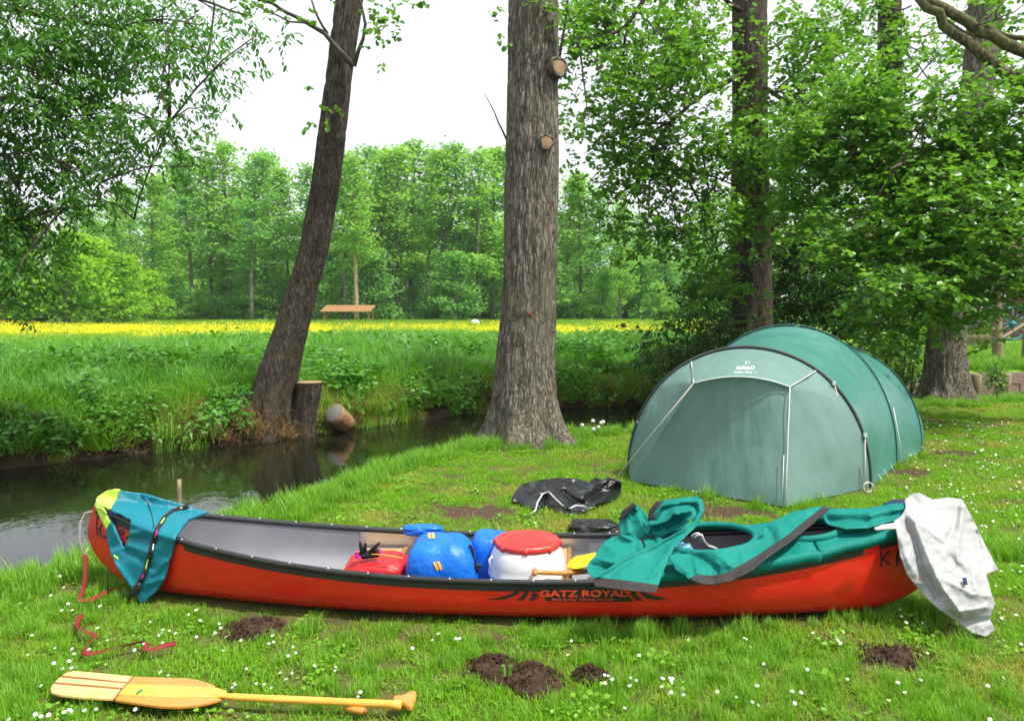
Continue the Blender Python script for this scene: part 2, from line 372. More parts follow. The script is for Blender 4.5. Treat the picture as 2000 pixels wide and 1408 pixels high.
# ================================================================== scatter by geometry nodes
def protocol(name, meshes):
    c = bpy.data.collections.new(name)
    for i, me in enumerate(meshes):
        c.objects.link(bpy.data.objects.new('%s_%02d' % (name, i), me))
    return c
def scatter(name, pts, coll, nproto, smin, smax, label, cat, tilt=.12, idx=None, scl=None, parent=None, rotz=None, kind='stuff'):
    n = len(pts); me = bpy.data.meshes.new(name)
    me.vertices.add(n); me.vertices.foreach_set('co', np.ascontiguousarray(pts, np.float32).ravel())
    rot = np.stack([rng.normal(0, tilt, n), rng.normal(0, tilt, n), rng.uniform(0, 6.283, n) if rotz is None else rotz], -1)
    a = me.attributes.new('rot', 'FLOAT_VECTOR', 'POINT'); a.data.foreach_set('vector', rot.astype(np.float32).ravel())
    a = me.attributes.new('scl', 'FLOAT', 'POINT'); a.data.foreach_set('value', (rng.uniform(smin, smax, n) if scl is None else scl).astype(np.float32))
    a = me.attributes.new('pick', 'INT', 'POINT'); a.data.foreach_set('value', (rng.integers(0, nproto, n) if idx is None else idx).astype(np.int32))
    o = obj(name, me, None, parent, label, cat, kind=kind)
    g = bpy.data.node_groups.new(name+'_scatter', 'GeometryNodeTree')
    g.interface.new_socket('Geometry', in_out='INPUT', socket_type='NodeSocketGeometry')
    g.interface.new_socket('Geometry', in_out='OUTPUT', socket_type='NodeSocketGeometry')
    gi = g.nodes.new('NodeGroupInput'); go = g.nodes.new('NodeGroupOutput')
    ip = g.nodes.new('GeometryNodeInstanceOnPoints'); ci = g.nodes.new('GeometryNodeCollectionInfo')
    ci.inputs['Collection'].default_value = coll; ci.inputs['Separate Children'].default_value = True; ci.inputs['Reset Children'].default_value = True
    def na(nm, ty):
        x = g.nodes.new('GeometryNodeInputNamedAttribute'); x.data_type = ty; x.inputs['Name'].default_value = nm; return x.outputs[0]
    L = g.links.new
    L(gi.outputs[0], ip.inputs['Points']); L(ci.outputs[0], ip.inputs['Instance']); ip.inputs['Pick Instance'].default_value = True
    L(na('pick', 'INT'), ip.inputs['Instance Index']); L(na('rot', 'FLOAT_VECTOR'), ip.inputs['Rotation']); L(na('scl', 'FLOAT'), ip.inputs['Scale'])
    L(ip.outputs[0], go.inputs[0])
    md = o.modifiers.new('scatter', 'NODES'); md.node_group = g
    return o

def blade_mesh(name, n, rad, h0, h1, w, bend, mat, segs=3, droop=0.0, lean=.25):
    V = []; Fq = []; rn = []
    for i in range(n):
        a = rng.uniform(0, 6.283); r = rad*math.sqrt(rng.uniform()); bx, by = r*math.cos(a), r*math.sin(a)
        h = rng.uniform(h0, h1); th = rng.uniform(0, 6.283); d = np.array([math.cos(th), math.sin(th), 0]); sd = np.array([-d[1], d[0], 0])
        l0 = rng.uniform(0, lean); bd = rng.uniform(.2, 1)*bend; ww = w*rng.uniform(.6, 1.2); b0 = len(V); q = rng.uniform()
        p = np.array([bx, by, -.01]); ang = l0
        for k in range(segs+1):
            u = k/segs; wk = ww*(1-u**1.6)*.5+.0003
            V += [p-sd*wk, p+sd*wk]; rn += [q, q]
            ang = l0+bd*u+droop*u*u; st = h/segs
            p = p+st*(math.sin(ang)*d+math.cos(ang)*np.array([0, 0, 1]))
        for k in range(segs): Fq.append((b0+2*k, b0+2*k+1, b0+2*k+3, b0+2*k+2))
    me = fast_mesh(name, np.array(V), np.array(Fq), np.array(rn), True); me.materials.append(mat); return me

def leaf_template(kind):
    if kind == 'round': return np.array([(0, 0), (-.40, .30), (-.36, .78), (0, 1.0), (.36, .78), (.40, .30)])
    if kind == 'lance': return np.array([(0, 0), (-.19, .30), (-.16, .66), (0, 1.0), (.16, .66), (.19, .30)])
    return np.array([(0, 0), (-.28, .25), (-.25, .62), (0, 1.0), (.25, .62), (.28, .25)])
def leaves(P, D, Nn, S, kind='round', fold=.18, rn=None):
    """P base points, D directions, Nn normals, S sizes -> V,F,rnd"""
    T = leaf_template(kind); n = len(P)
    D = D/np.linalg.norm(D, axis=1)[:, None]; sd = np.cross(D, Nn); sd /= np.linalg.norm(sd, axis=1)[:, None]+1e-9; N2 = np.cross(sd, D)
    V = P[:, None]+S[:, None, None]*(T[None, :, 0:1]*sd[:, None]+T[None, :, 1:2]*D[:, None]+(np.abs(T[None, :, 0:1])*fold*2-.12*T[None, :, 1:2]**2)*N2[:, None])
    b = (np.arange(n)*6)[:, None]
    Fq = np.concatenate([b+np.array([[0, 3, 2, 1]]), b+np.array([[0, 5, 4, 3]])])
    rn = rng.uniform(0, 1, n) if rn is None else rn
    return V.reshape(-1, 3), Fq, np.repeat(rn, 6)
def join_lv(parts):
    V = []; Fq = []; r = []; o_ = 0
    for (v, f, q) in parts: V.append(v); Fq.append(f+o_); r.append(q); o_ += len(v)
    return np.vstack(V), np.vstack(Fq), np.concatenate(r)
def randdir(n):
    d = rng.normal(size=(n, 3)); return d/np.linalg.norm(d, axis=1)[:, None]
def leafy_plant(name, n, rad, h, size, mat, kind='ovate'):
    P = np.stack([rng.normal(0, rad*.5, n), rng.normal(0, rad*.5, n), h*rng.uniform(.1, 1, n)], -1)
    D = randdir(n); D[:, 2] = np.abs(D[:, 2])*.3-.15; N_ = randdir(n)*.5; N_[:, 2] = 1
    V, Fq, q = leaves(P, D, N_, size*rng.uniform(.6, 1.2, n), kind)
    me = fast_mesh(name, V, Fq, q); me.materials.append(mat); return me

# ================================================================== canoe
CA = np.array([-2.60, 4.75]); CB = np.array([2.44, 4.39]); CL = np.linalg.norm(CB-CA); CE = (CB-CA)/CL; CN = np.array([CE[1], -CE[0]]); CM = (CA+CB)/2
HB = .435
def c_w(s): return HB*(1-abs(s)**2.5)**.95+.008
def c_zr(s): return .262+.270*abs(s)**2.2
def c_zk(s):
    k = .03*s*s; e = max(0.0, (abs(s)-.80)/.20)
    return k+.33*(1-math.sqrt(max(0.0, 1-e*e)))
def c_world(a, b, z): # a along, b lateral (+ = camera side)
    p = CM+CE*a+CN*b; return (p[0], p[1], z)
def hull_pt(s, th, inset=0.0):
    """th -pi/2 .. pi/2, 0 = keel, + camera side"""
    w = max(c_w(s)-inset, .003); zr = c_zr(s); zk = min(c_zk(s)+inset, zr-.01); q = abs(th)
    lat = w*math.sin(q)**.52*(1+.06*(1-abs(s)**3)*math.sin(2*q)**2)
    z = zr-(zr-zk)*math.cos(q)**.78-.012
    a = s*CL/2-(math.copysign(inset, s) if abs(s) > .9 else 0)
    if z > .33: a -= math.copysign(1, s)*.075*((z-.33)/.23)**1.6*sstep(.7, 1, abs(s))
    return c_world(a, math.copysign(lat, th), z)
SS = np.concatenate([-np.cos(np.linspace(0, math.pi/2, 40))[:-1], np.cos(np.linspace(math.pi/2, 0, 40))])
TH = np.linspace(-math.pi/2, math.pi/2, 41)
def hull_grid(inset): return np.array([[hull_pt(s, t_, inset) for t_ in TH] for s in SS])
HG = hull_grid(0.0); HI = hull_grid(.014)

# red plastic hull, scuffed; noisy brown towards the keel is painted-in shade
m, t, b, o = newmat('canoe_red'); b.inputs['Roughness'].default_value = .34; b.inputs['Coat Weight'].default_value = .15
co = texco(t, scale=(1, 5, 8)); n1 = nd(t, 'ShaderNodeTexNoise', i_Scale=1.4, i_Detail=8.0); t.links.new(co, n1.inputs['Vector'])
r1 = ramp(t, n1.outputs[0], [(.25, (.47, .014, .006)), (.55, (.60, .019, .008)), (.85, (.65, .028, .012))])
n2 = nd(t, 'ShaderNodeTexNoise', i_Scale=30.0, i_Detail=6.0); t.links.new(texco(t, scale=(.3, 3, 6)), n2.inputs['Vector'])
r2 = ramp(t, n2.outputs[0], [(.60, (0, 0, 0)), (.72, (.5, .5, .5))])
mx = nd(t, 'ShaderNodeMix', data_type='RGBA'); mx.inputs[7].default_value = (.34, .035, .02, 1)
t.links.new(r2.outputs[0], mx.inputs[0]); t.links.new(r1.outputs[0], mx.inputs[6]); t.links.new(mx.outputs[2], b.inputs['Base Color'])
rr = ramp(t, n2.outputs[0], [(.3, (.20, .20, .20)), (.7, (.36, .36, .36))]); t.links.new(rr.outputs[0], b.inputs['Roughness'])

sc1 = nd(t, 'ShaderNodeTexNoise', i_Scale=60.0, i_Detail=3.0); t.links.new(texco(t, scale=(.08, 1, 2.2)), sc1.inputs['Vector']); rs = ramp(t, sc1.outputs[0], [(.66, (0, 0, 0)), (.70, (.55, .55, .55))])
mx2 = nd(t, 'ShaderNodeMix', data_type='RGBA'); mx2.inputs[7].default_value = (.60, .10, .06, 1); t.links.new(rs.outputs[0], mx2.inputs[0]); t.links.new(mx.outputs[2], mx2.inputs[6])
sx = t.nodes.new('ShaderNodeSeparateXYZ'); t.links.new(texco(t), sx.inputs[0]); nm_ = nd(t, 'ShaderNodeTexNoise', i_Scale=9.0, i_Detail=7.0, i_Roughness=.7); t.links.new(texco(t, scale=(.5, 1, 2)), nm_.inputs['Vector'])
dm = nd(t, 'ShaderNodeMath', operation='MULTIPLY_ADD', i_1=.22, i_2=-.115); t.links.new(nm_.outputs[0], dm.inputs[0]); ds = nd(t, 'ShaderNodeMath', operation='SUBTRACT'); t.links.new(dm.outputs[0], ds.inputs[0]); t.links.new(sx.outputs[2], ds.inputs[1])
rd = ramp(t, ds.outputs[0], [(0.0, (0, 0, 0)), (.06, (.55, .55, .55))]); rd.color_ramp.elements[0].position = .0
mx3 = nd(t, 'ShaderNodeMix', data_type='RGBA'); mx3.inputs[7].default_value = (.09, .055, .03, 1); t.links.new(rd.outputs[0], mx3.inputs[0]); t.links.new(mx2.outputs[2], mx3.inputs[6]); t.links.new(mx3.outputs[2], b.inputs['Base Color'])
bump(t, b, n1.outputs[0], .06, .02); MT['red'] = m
MT['liner'] = plain('liner_grey', (.21, .215, .24), .5, .12, 5, .1, 60)
MT['black'] = plain('black_vinyl', (.018, .018, .020), .38, .3, 20, .12, 80)
MT['print_black'] = plain('print_black', (.014, .012, .012), .4, .2, 30, 0)
MT['print_red'] = plain('print_red', (.62, .05, .02), .4, .1, 30, 0)
MT['alu'] = plain('brushed_metal', (.62, .62, .62), .28, .15, 9, .1, 120, metal=.9, stretch=(1, 1, 8))
MT['rivet'] = plain('rivet_metal', (.6, .6, .6), .35, .1, 9, 0, metal=.9)

canoe = thing('canoe', 'long red open canoe with black gunwales lying on the lawn', 'canoe', (CM[0], CM[1], 0))
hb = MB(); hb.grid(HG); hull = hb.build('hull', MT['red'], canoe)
MB().grid(HI).build('liner', MT['liner'], canoe)
GUN = []
for side in (1, -1):
    g = MB(); rows = []
    for s in np.concatenate([np.linspace(-.995, .995, 161)]):
        p = np.array(hull_pt(s, side*math.pi/2)); nrm = np.array([CN[0], CN[1], 0])*side; z = np.array([0, 0, 1.])
        rows.append([p+nrm*x+z*y for x, y in ((.007, -.018), (.013, -.010), (.013, .006), (.008, .012), (-.012, .012), (-.020, .006), (-.020, -.014), (-.014, -.02))])
    GUN.append(np.array(rows)); g.grid(np.array(rows), True); gw = g.build('gunwale', MT['black'], canoe)
    rv = MB()
    for s in np.linspace(-.8, .8, 19):
        p = np.array(hull_pt(s, side*math.pi/2))+np.array([0, 0, .0125])
        rv.lathe([(0.0001, .003), (.004, .0025), (.006, 0)], p, 8)
    rv.build('rivet_row', MT['rivet'], gw); gw.children[0]['kind'] = 'stuff'
# inner rail highlight strip (grey top of the gunwale) and hull band below the gunwale
def strip_on_hull(s0, s1, d0, d1, off, side=1, n=60, tcount=4):
    P = []
    for s in np.linspace(s0, s1, n):
        zr = c_zr(s); row = []
        for d in np.linspace(d0, d1, tcount):
            lo, hi = 0.0, math.pi/2
            for _ in range(26):
                mid = (lo+hi)/2
                if hull_pt(s, mid)[2] < zr-d: lo = mid
                else: hi = mid
            p = np.array(hull_pt(s, side*lo)); row.append(p+np.array([CN[0], CN[1], 0])*side*off)
        P.append(row)
    return np.array(P)
for (a, c_) in ((-.985, -.735), (-.705, .80), (.84, .985)):
    for side in (1, -1):
        b_ = MB(); b_.grid(strip_on_hull(a, c_, .012, .060, .0035, side)); b_.build('hull_band', MT['black'], canoe)
# bow and stern deck plates
DECK = []
for sg in (-1, 1):
    d_ = MB(); rows = []
    for s in np.linspace(.905, .995, 12)*sg:
        w = c_w(s)+.012; z = c_zr(s)+.015; a = hull_pt(s, math.pi/2); cx = np.array(hull_pt(s, math.pi/2)+np.zeros(3))-np.array([CN[0], CN[1], 0])*c_w(s)
        rows.append([cx+np.array([CN[0], CN[1], 0])*w*u+np.array([0, 0, z-cx[2]+.012*(1-u*u)]) for u in np.linspace(-1, 1, 7)])
    DECK.append(np.array(rows)); d_.grid(np.array(rows)); dk = d_.build('deck_plate', MT['black'], canoe)
    md = dk.modifiers.new('thickness', 'SOLIDIFY'); md.thickness = .008; md.offset = 0
# metal seat brackets on the inner far wall, a thwart and a woven seat
for (a, c_) in ((-.37, -.22), (.09, .215)):
    P = []
    for s in np.linspace(a, c_, 12):
        row = []
        for d in np.linspace(.03, .17, 5):
            lo, hi = 0.0, math.pi/2
            for _ in range(24):
                mid = (lo+hi)/2
                if hull_pt(s, mid, .014)[2] < c_zr(s)-d: lo = mid
                else: hi = mid
            row.append(np.array(hull_pt(s, -lo, .014))+np.array([CN[0], CN[1], 0])*.004)
        P.append(row)
    MB().grid(np.array(P)).build('seat_bracket', MT['alu'], canoe)
m, t, b, o = newmat('woven_cane'); b.inputs['Roughness'].default_value = .7
ck = nd(t, 'ShaderNodeTexChecker', i_Scale=90.0); ck.inputs[1].default_value = (.42, .28, .13, 1); ck.inputs[2].default_value = (.26, .16, .07, 1)
t.links.new(texco(t), ck.inputs[0]); t.links.new(ck.outputs[0], b.inputs['Base Color']); bump(t, b, ck.outputs[1], .3, .005); MT['cane'] = m
MT['ash_wood'] = plain('varnished_wood', (.40, .20, .05), .3, .2, 5, .05, 40, stretch=(1, 8, 8), coat=.3)
def seat(s0, s1, z):
    st = MB(); p = []
    for s, sd in ((s0, 1), (s1, 1), (s1, -1), (s0, -1)): p.append(c_world(s*CL/2, sd*(c_w(s)-.07), z))
    st.prism(p, .02); se = st.build('seat', MT['cane'], canoe, False)
    for s in (s0, s1):
        MB().tube([c_world(s*CL/2, (c_w(s)-.06), z+.012), c_world(s*CL/2, -(c_w(s)-.06), z+.012)], .017, 8).build('seat_rail', MT['ash_wood'], se)
seat(.085, .165, .17); seat(-.36, -.25, .15)

# hull and rim-to-rim lid for draping
lid = np.array([[np.array(hull_pt(s, math.pi/2))*(1-u)/2+np.array(hull_pt(s, -math.pi/2))*(1+u)/2+np.array([0, 0, .02+.03*(1-u*u)]) for u in np.linspace(-1, 1, 9)] for s in SS])
def bvh_of(grids):
    V = []; Fq = []; o_ = 0
    for g in grids:
        a, b = g.shape[:2]; V += [tuple(p) for p in g.reshape(-1, 3)]
        Fq += [(o_+i*b+j, o_+i*b+j+1, o_+(i+1)*b+j+1, o_+(i+1)*b+j) for i in range(a-1) for j in range(b-1)]; o_ += a*b
    return BVHTree.FromPolygons(V, Fq)
BV_HULL = bvh_of([HG]); GUNW = [np.concatenate([g, g[:, :1]], 1) for g in GUN]; BV_LID = bvh_of([HG, lid]+GUNW+DECK); BV_RIM = bvh_of([HG]+GUNW+DECK)
CAMV = Vector((0, 0, CAMH))
def hit(bv, px, py):
    d = Vector(ray(px, py)).normalized(); h_ = bv.ray_cast(CAMV, d)
    return h_[0], h_[1]
def decal(bv, V2, F, off=.003):
    out = []
    for (x, y) in V2:
        p, n = hit(bv, x, y)
        if p is None:
            best = None
            for dx, dy in ((0, 4), (0, 8), (0, 14), (4, 4), (-4, 4)):
                p, n = hit(bv, x+dx, y+dy)
                if p is not None: break
            if p is None: p = at(x, y, 4.3); n = Vector((0, -1, 0))
            else: p = at(x, y, p.y)
        if n.dot(Vector(ray(x, y))) > 0: n = -n
        out.append(tuple(p+n*off))
    return out
def cdt(outline, holes=(), spacing=6.0):
    """triangulate a pixel outline with inner grid points"""
    def resample(L):
        o_ = []
        for a, b in zip(L, L[1:]+L[:1]):
            n = max(1, int(math.hypot(b[0]-a[0], b[1]-a[1])/spacing))
            for k in range(n): o_.append((a[0]+(b[0]-a[0])*k/n, a[1]+(b[1]-a[1])*k/n))
        return o_
    loops = [resample(list(outline))]+[resample(list(h_)) for h_ in holes]
    V = []; E = []
    for L in loops:
        b0 = len(V); V += L; E += [(b0+i, b0+(i+1) % len(L)) for i in range(len(L))]
    B = np.array(V)
    def inside(L, P):
        L = np.array(L); r = np.zeros(len(P), bool); j = len(L)-1
        for i in range(len(L)):
            c = ((L[i, 1] > P[:, 1]) != (L[j, 1] > P[:, 1])) & (P[:, 0] < (L[j, 0]-L[i, 0])*(P[:, 1]-L[i, 1])/(L[j, 1]-L[i, 1]+1e-12)+L[i, 0])
            r ^= c; j = i
        return r
    x0, y0 = B.min(0); x1, y1 = B.max(0)
    gx, gy = np.meshgrid(np.arange(x0, x1, spacing), np.arange(y0, y1, spacing*.866)); gx = gx+(np.arange(gx.shape[0]) % 2)[:, None]*spacing/2
    P = np.stack([gx.ravel(), gy.ravel()], -1)
    k = inside(loops[0], P)
    for h_ in loops[1:]: k &= ~inside(h_, P)
    P = P[k]
    if len(P):
        dd = np.min(np.hypot(P[:, None, 0]-B[None, :, 0], P[:, None, 1]-B[None, :, 1]), 1); P = P[dd > spacing*.5]
    V += [tuple(p) for p in P]
    r = delaunay_2d_cdt([Vector(p) for p in V], E, [], 1, 1e-4)
    V2 = np.array([tuple(p) for p in r[0]]); F = [tuple(f) for f in r[2]]
    cen = np.array([V2[list(f)].mean(0) for f in F]); k = inside(loops[0], cen)
    for h_ in loops[1:]: k &= ~inside(h_, cen)
    return V2, [f for f, q in zip(F, k) if q]
DYC = -.12
def atc(px, py, Y): return at(px, py, Y+DYC)
def rbf(ctrl):
    C = np.array(ctrl, float); C[:, 2] += DYC if 3.9 < C[:, 2].mean() < 5.3 else 0; P = C[:, :2]/100; n = len(C)
    A = np.zeros((n+3, n+3)); A[:n, :n] = np.linalg.norm(P[:, None]-P[None], axis=2); A[:n, n] = 1; A[:n, n+1:] = P; A[n:, :n] = A[:n, n:].T
    A[:n, :n] += np.eye(n)*-1e-4
    w = np.linalg.solve(A, np.concatenate([C[:, 2], np.zeros(3)]))
    return lambda V: np.linalg.norm(V[:, None]/100-P[None], axis=2) @ w[:n]+w[n]+(V/100) @ w[n+1:]
def segdist(V, L):
    d = np.full(len(V), 1e9)
    for a, b in zip(L[:-1], L[1:]):
        a = np.array(a, float); b = np.array(b, float); u = b-a; t_ = np.clip(((V-a) @ u)/(u @ u+1e-9), 0, 1); d = np.minimum(d, np.linalg.norm(V-a-t_[:, None]*u, axis=1))
    return d
def drape(name, outline, mat, parent, ctrl=None, bv=None, off=.012, folds=(), wr=.004, wfreq=.06, holes=(), spacing=5.0, smooth=6, thick=.004, fall=4.4, seed=1, noisestretch=(1, 1), ridged=0.0, clear=None, hang=False, cbv=None, sharp=1.25, **tags):
    """a sheet of cloth: its outline traced on the photograph, its depth from what it lies on"""
    V, Fq = cdt(outline, holes, spacing)
    if ctrl is not None: Y = rbf(ctrl)(V)
    else:
        Y = np.full(len(V), np.nan)
        for i, (x, y) in enumerate(V):
            p, n = hit(bv, x, y)
            if p is not None: Y[i] = p.y
        bad = np.isnan(Y); good = ~bad
        if bad.any():
            if good.any():
                for i in np.where(bad)[0]:
                    d = np.linalg.norm(V[good]-V[i], axis=1); k = np.argsort(d)[:6]; Y[i] = Y[good][k].mean()
            else: Y[:] = fall
    E = np.array([(f[i], f[(i+1) % 3]) for f in Fq for i in range(3)])
    for _ in range(smooth):
        acc = np.zeros(len(V)); cnt = np.zeros(len(V))
        np.add.at(acc, E[:, 0], Y[E[:, 1]]); np.add.at(acc, E[:, 1], Y[E[:, 0]]); np.add.at(cnt, E.ravel(), 1)
        Y = np.where(cnt > 0, .5*Y+.5*acc/np.maximum(cnt, 1), Y)
    if hang:
        o_ = np.argsort(V[:, 1])
        for i in o_:
            k = (np.abs(V[:, 0]-V[i, 0]) < 7) & (V[:, 1] < V[i, 1])
            if k.any(): Y[i] = min(Y[i], Y[k].min()+.004)
    Y = Y-off
    q = np.stack([V[:, 0]*wfreq*noisestretch[0], V[:, 1]*wfreq*noisestretch[1], np.full(len(V), seed*3.7)], -1)
    Y = Y-wr*2*(fbm(q, 1, 3, seed)-.5)
    if ridged: Y = Y-ridged*(1-2*np.abs(2*fbm(q*.8+5, 1, 2, seed+9)-1))
    for (L, amp, wid) in folds: Y = Y-amp*np.exp(-(segdist(V, L)/wid)**sharp)
    if clear is not None:
        for i, (x, y) in enumerate(V):
            p, n = hit(cbv or BV_LID, x, y)
            if p is not None: Y[i] = min(Y[i], p.y-clear)
        Yc = Y.copy()
        for _ in range(3):
            acc = np.zeros(len(V)); cnt = np.zeros(len(V))
            np.add.at(acc, E[:, 0], Y[E[:, 1]]); np.add.at(acc, E[:, 1], Y[E[:, 0]]); np.add.at(cnt, E.ravel(), 1)
            Y = np.minimum(.5*Y+.5*acc/np.maximum(cnt, 1), Yc)
    P = [tuple(at(x, y, yy)) for (x, y), yy in zip(V, Y)]
    mb = MB(); mb.add(P, [f[::-1] for f in Fq]); o_ = mb.build(name, mat, parent, **tags)
    if thick:
        md = o_.modifiers.new('thickness', 'SOLIDIFY'); md.thickness = thick; md.offset = -1
    return o_
def ribbon(name, L, width, mat, parent, bv=None, Yf=None, off=.02, n=40, thick=.003, **tags):
    """narrow band along a pixel polyline, width in pixels"""
    L = np.array(L, float); d = np.concatenate([[0], np.cumsum(np.linalg.norm(np.diff(L, axis=0), axis=1))]); u = np.linspace(0, d[-1], n)
    C = np.stack([np.interp(u, d, L[:, 0]), np.interp(u, d, L[:, 1])], -1); T = np.gradient(C, axis=0); T /= np.linalg.norm(T, axis=1)[:, None]; S = np.stack([-T[:, 1], T[:, 0]], -1)
    ys = []
    for (x, y) in C:
        if Yf is not None: ys.append(Yf(x, y))
        else:
            p, _ = hit(bv, x, y); ys.append(p.y if p is not None else np.nan)
    ys = np.array(ys, float); k = np.isnan(ys)
    if k.any(): ys[k] = np.interp(np.where(k)[0], np.where(~k)[0], ys[~k])
    ys = np.convolve(np.pad(ys, 2, 'edge'), np.ones(5)/5, 'valid')-off
    rows = [[tuple(at(c[0]+s[0]*w*width/2, c[1]+s[1]*w*width/2, y)) for w in (-1, -.33, .33, 1)] for c, s, y in zip(C, S, ys)]
    o_ = MB().grid(np.array(rows)).build(name, mat, parent, **tags)
    if thick: md = o_.modifiers.new('thickness', 'SOLIDIFY'); md.thickness = thick; md.offset = 0
    return o_
def text_px(txt, x, y, h, wide=1.0, bold=0.0, slant=0.0, ang=0.0):
    """flat lettering as triangles in pixel coordinates; (x, y) = left end of baseline"""
    cu = bpy.data.curves.new('lettering', 'FONT'); cu.body = txt; cu.size = 1.0; cu.offset = bold; cu.resolution_u = 3; cu.fill_mode = 'FRONT'
    ob = bpy.data.objects.new('lettering', cu); COL.objects.link(ob)
    dg = bpy.context.evaluated_depsgraph_get(); me_ = ob.evaluated_get(dg).to_mesh()
    V = np.array([tuple(v.co) for v in me_.vertices]); F = [tuple(p.vertices) for p in me_.polygons]
    bpy.data.objects.remove(ob)
    if len(V) == 0: return np.zeros((0, 2)), []
    c, s = math.cos(ang), math.sin(ang); sc = h/.70
    X = (V[:, 0]*wide+V[:, 1]*slant)*sc; Yy = V[:, 1]*sc
    return np.stack([x+X*c-Yy*s*-1*-1, y-(X*s+Yy*c)], -1), F
def put_text(name, bv, mat, parent, args, off=.004):
    V, F = args
    mb = MB(); mb.add(decal(bv, V, F, off), F); return mb.build(name, mat, parent, False)
def put_poly(name, bv, mat, parent, outline, off=.003, spacing=5):
    V, F = cdt(outline, (), spacing); mb = MB(); mb.add(decal(bv, V, F, off), F); return mb.build(name, mat, parent, False)

# maker's lettering on the hull: black panel with swept tails, red words
put_poly('lettering_panel', BV_HULL, MT['print_black'], canoe, [(1050, 1149), (1215, 1151), (1238, 1173), (1215, 1174), (1120, 1174), (1066, 1172), (1062, 1160)], .004)
for pl in ([(949, 1169), (975, 1166), (1000, 1158), (1016, 1147), (1019, 1150), (1010, 1160), (990, 1168), (970, 1171)], [(1006, 1171), (1020, 1163), (1027, 1149), (1033, 1151), (1031, 1162), (1022, 1170)], [(1031, 1171), (1040, 1163), (1041, 1154), (1050, 1160), (1052, 1172), (1048, 1165), (1043, 1172)],
           [(1250, 1152), (1268, 1160), (1303, 1168), (1285, 1171), (1262, 1168), (1252, 1160)], [(1230, 1152), (1240, 1152), (1244, 1162), (1256, 1171), (1243, 1172), (1234, 1163)]):
    put_poly('lettering_tail', BV_HULL, MT['print_black'], canoe, pl, .004, 4)
put_text('lettering', BV_HULL, MT['print_red'], canoe, text_px('GATZ ROYAL', 1054, 1163.5, 12.0, 1.62, .035), .0065)
put_text('lettering', BV_HULL, MT['print_red'], canoe, text_px('Made by Gatz  Cologne, Germany', 1078, 1171, 4.6, 1.32, .02), .0065)
def pen(name, bv, mat, parent, L, width, off=.004):
    return ribbon(name, L, width, mat, parent, bv=bv, off=off, n=14, thick=0)
for L in ([(1720, 1074), (1722, 1090), (1721, 1108)], [(1737, 1075), (1722, 1092)], [(1724, 1090), (1738, 1102)], [(1752, 1104), (1752, 1084), (1757, 1070)], [(1757, 1070), (1764, 1102)], [(1752, 1091), (1762, 1090)]):
    pen('hull_letter_stroke', BV_HULL, MT['print_black'], canoe, L, 4)
for L in ([(189, 1012), (194, 1007), (200, 1010)], [(190, 1012), (189, 1030), (191, 1046)], [(200, 1024), (195, 1032), (196, 1044), (203, 1050), (209, 1048)], [(233, 1035), (240, 1036), (243, 1042), (238, 1044)], [(245, 1052), (250, 1048), (254, 1050)], [(230, 1046), (236, 1040)]):
    pen('hull_letter_stroke', BV_HULL, MT['print_black'], canoe, L, 4)
# carry loop of rope at the bow
lp = [(182, 998, 4.83), (166, 1002, 4.83), (157, 1020, 4.80), (155, 1050, 4.78), (158, 1072, 4.78), (166, 1084, 4.79), (172, 1070, 4.80)]
MT['rope'] = plain('grey_rope', (.32, .26, .24), .9, .3, 60, .6, 200)
MB().tube([atc(*p) for p in lp], .006, 8).build('carry_loop', MT['rope'], canoe)

# ================================================================== gear in and on the canoe
def cloth(name, c, rough=.6, spec=.35, weave=900, trans=0.08, wr=.12):
    m, t, b, o = newmat(name); b.inputs['Roughness'].default_value = rough; b.inputs['Specular IOR Level'].default_value = spec
    co = texco(t); n = nd(t, 'ShaderNodeTexNoise', i_Scale=7.0, i_Detail=6.0); t.links.new(co, n.inputs['Vector']); c = np.array(c)
    r = ramp(t, n.outputs[0], [(.3, tuple(c*.86)), (.7, tuple(np.minimum(c*1.1, 1)))]); t.links.new(r.outputs[0], b.inputs['Base Color'])
    n2 = nd(t, 'ShaderNodeTexNoise', i_Scale=26.0, i_Detail=5.0, i_Distortion=.8); t.links.new(co, n2.inputs['Vector']); bump(t, b, n2.outputs[0], wr, .02)
    if trans:
        tr = nd(t, 'ShaderNodeBsdfTranslucent'); t.links.new(r.outputs[0], tr.inputs[0]); mx = nd(t, 'ShaderNodeMixShader', i_0=trans)
        t.links.new(b.outputs[0], mx.inputs[1]); t.links.new(tr.outputs[0], mx.inputs[2]); t.links.new(mx.outputs[0], o.inputs[0])
    return m
MT['teal'] = cloth('teal_canvas', (.002, .175, .145), .65, .2, wr=.25)
MT['vest'] = cloth('teal_nylon', (.002, .165, .225), .5, .35)
MT['lime'] = cloth('lime_nylon', (.52, .80, .10), .5, .35)
MT['purple'] = cloth('purple_nylon', (.09, .03, .30), .6)
MT['webbing'] = cloth('black_webbing', (.022, .020, .022), .7, .3)
MT['whitecloth'] = cloth('white_nylon', (.40, .41, .41), .65, .2, trans=.18, wr=.2)
MT['navy'] = cloth('navy_fabric', (.012, .022, .075), .8)
MT['bluepvc'] = cloth('blue_pvc', (.005, .15, .66), .42, .4, wr=.4)
MT['redpvc'] = cloth('red_pvc', (.50, .012, .018), .42, .45)
MT['yellow'] = cloth('yellow_fabric', (.80, .58, .005), .5)
MT['blackpvc'] = cloth('black_coated_fabric', (.010, .0105, .012), .28, .55, wr=.35)
MT['orange'] = plain('orange_print', (.8, .36, .02), .5, .1, 20, 0)
MT['barrel'] = plain('white_plastic', (.60, .60, .60), .36, .03, 4, .05, 30)
MT['redlid'] = plain('red_plastic', (.62, .035, .030), .36, .1, 5, .05, 30)
MT['glove'] = cloth('black_knit', (.022, .022, .024), .85, .2)
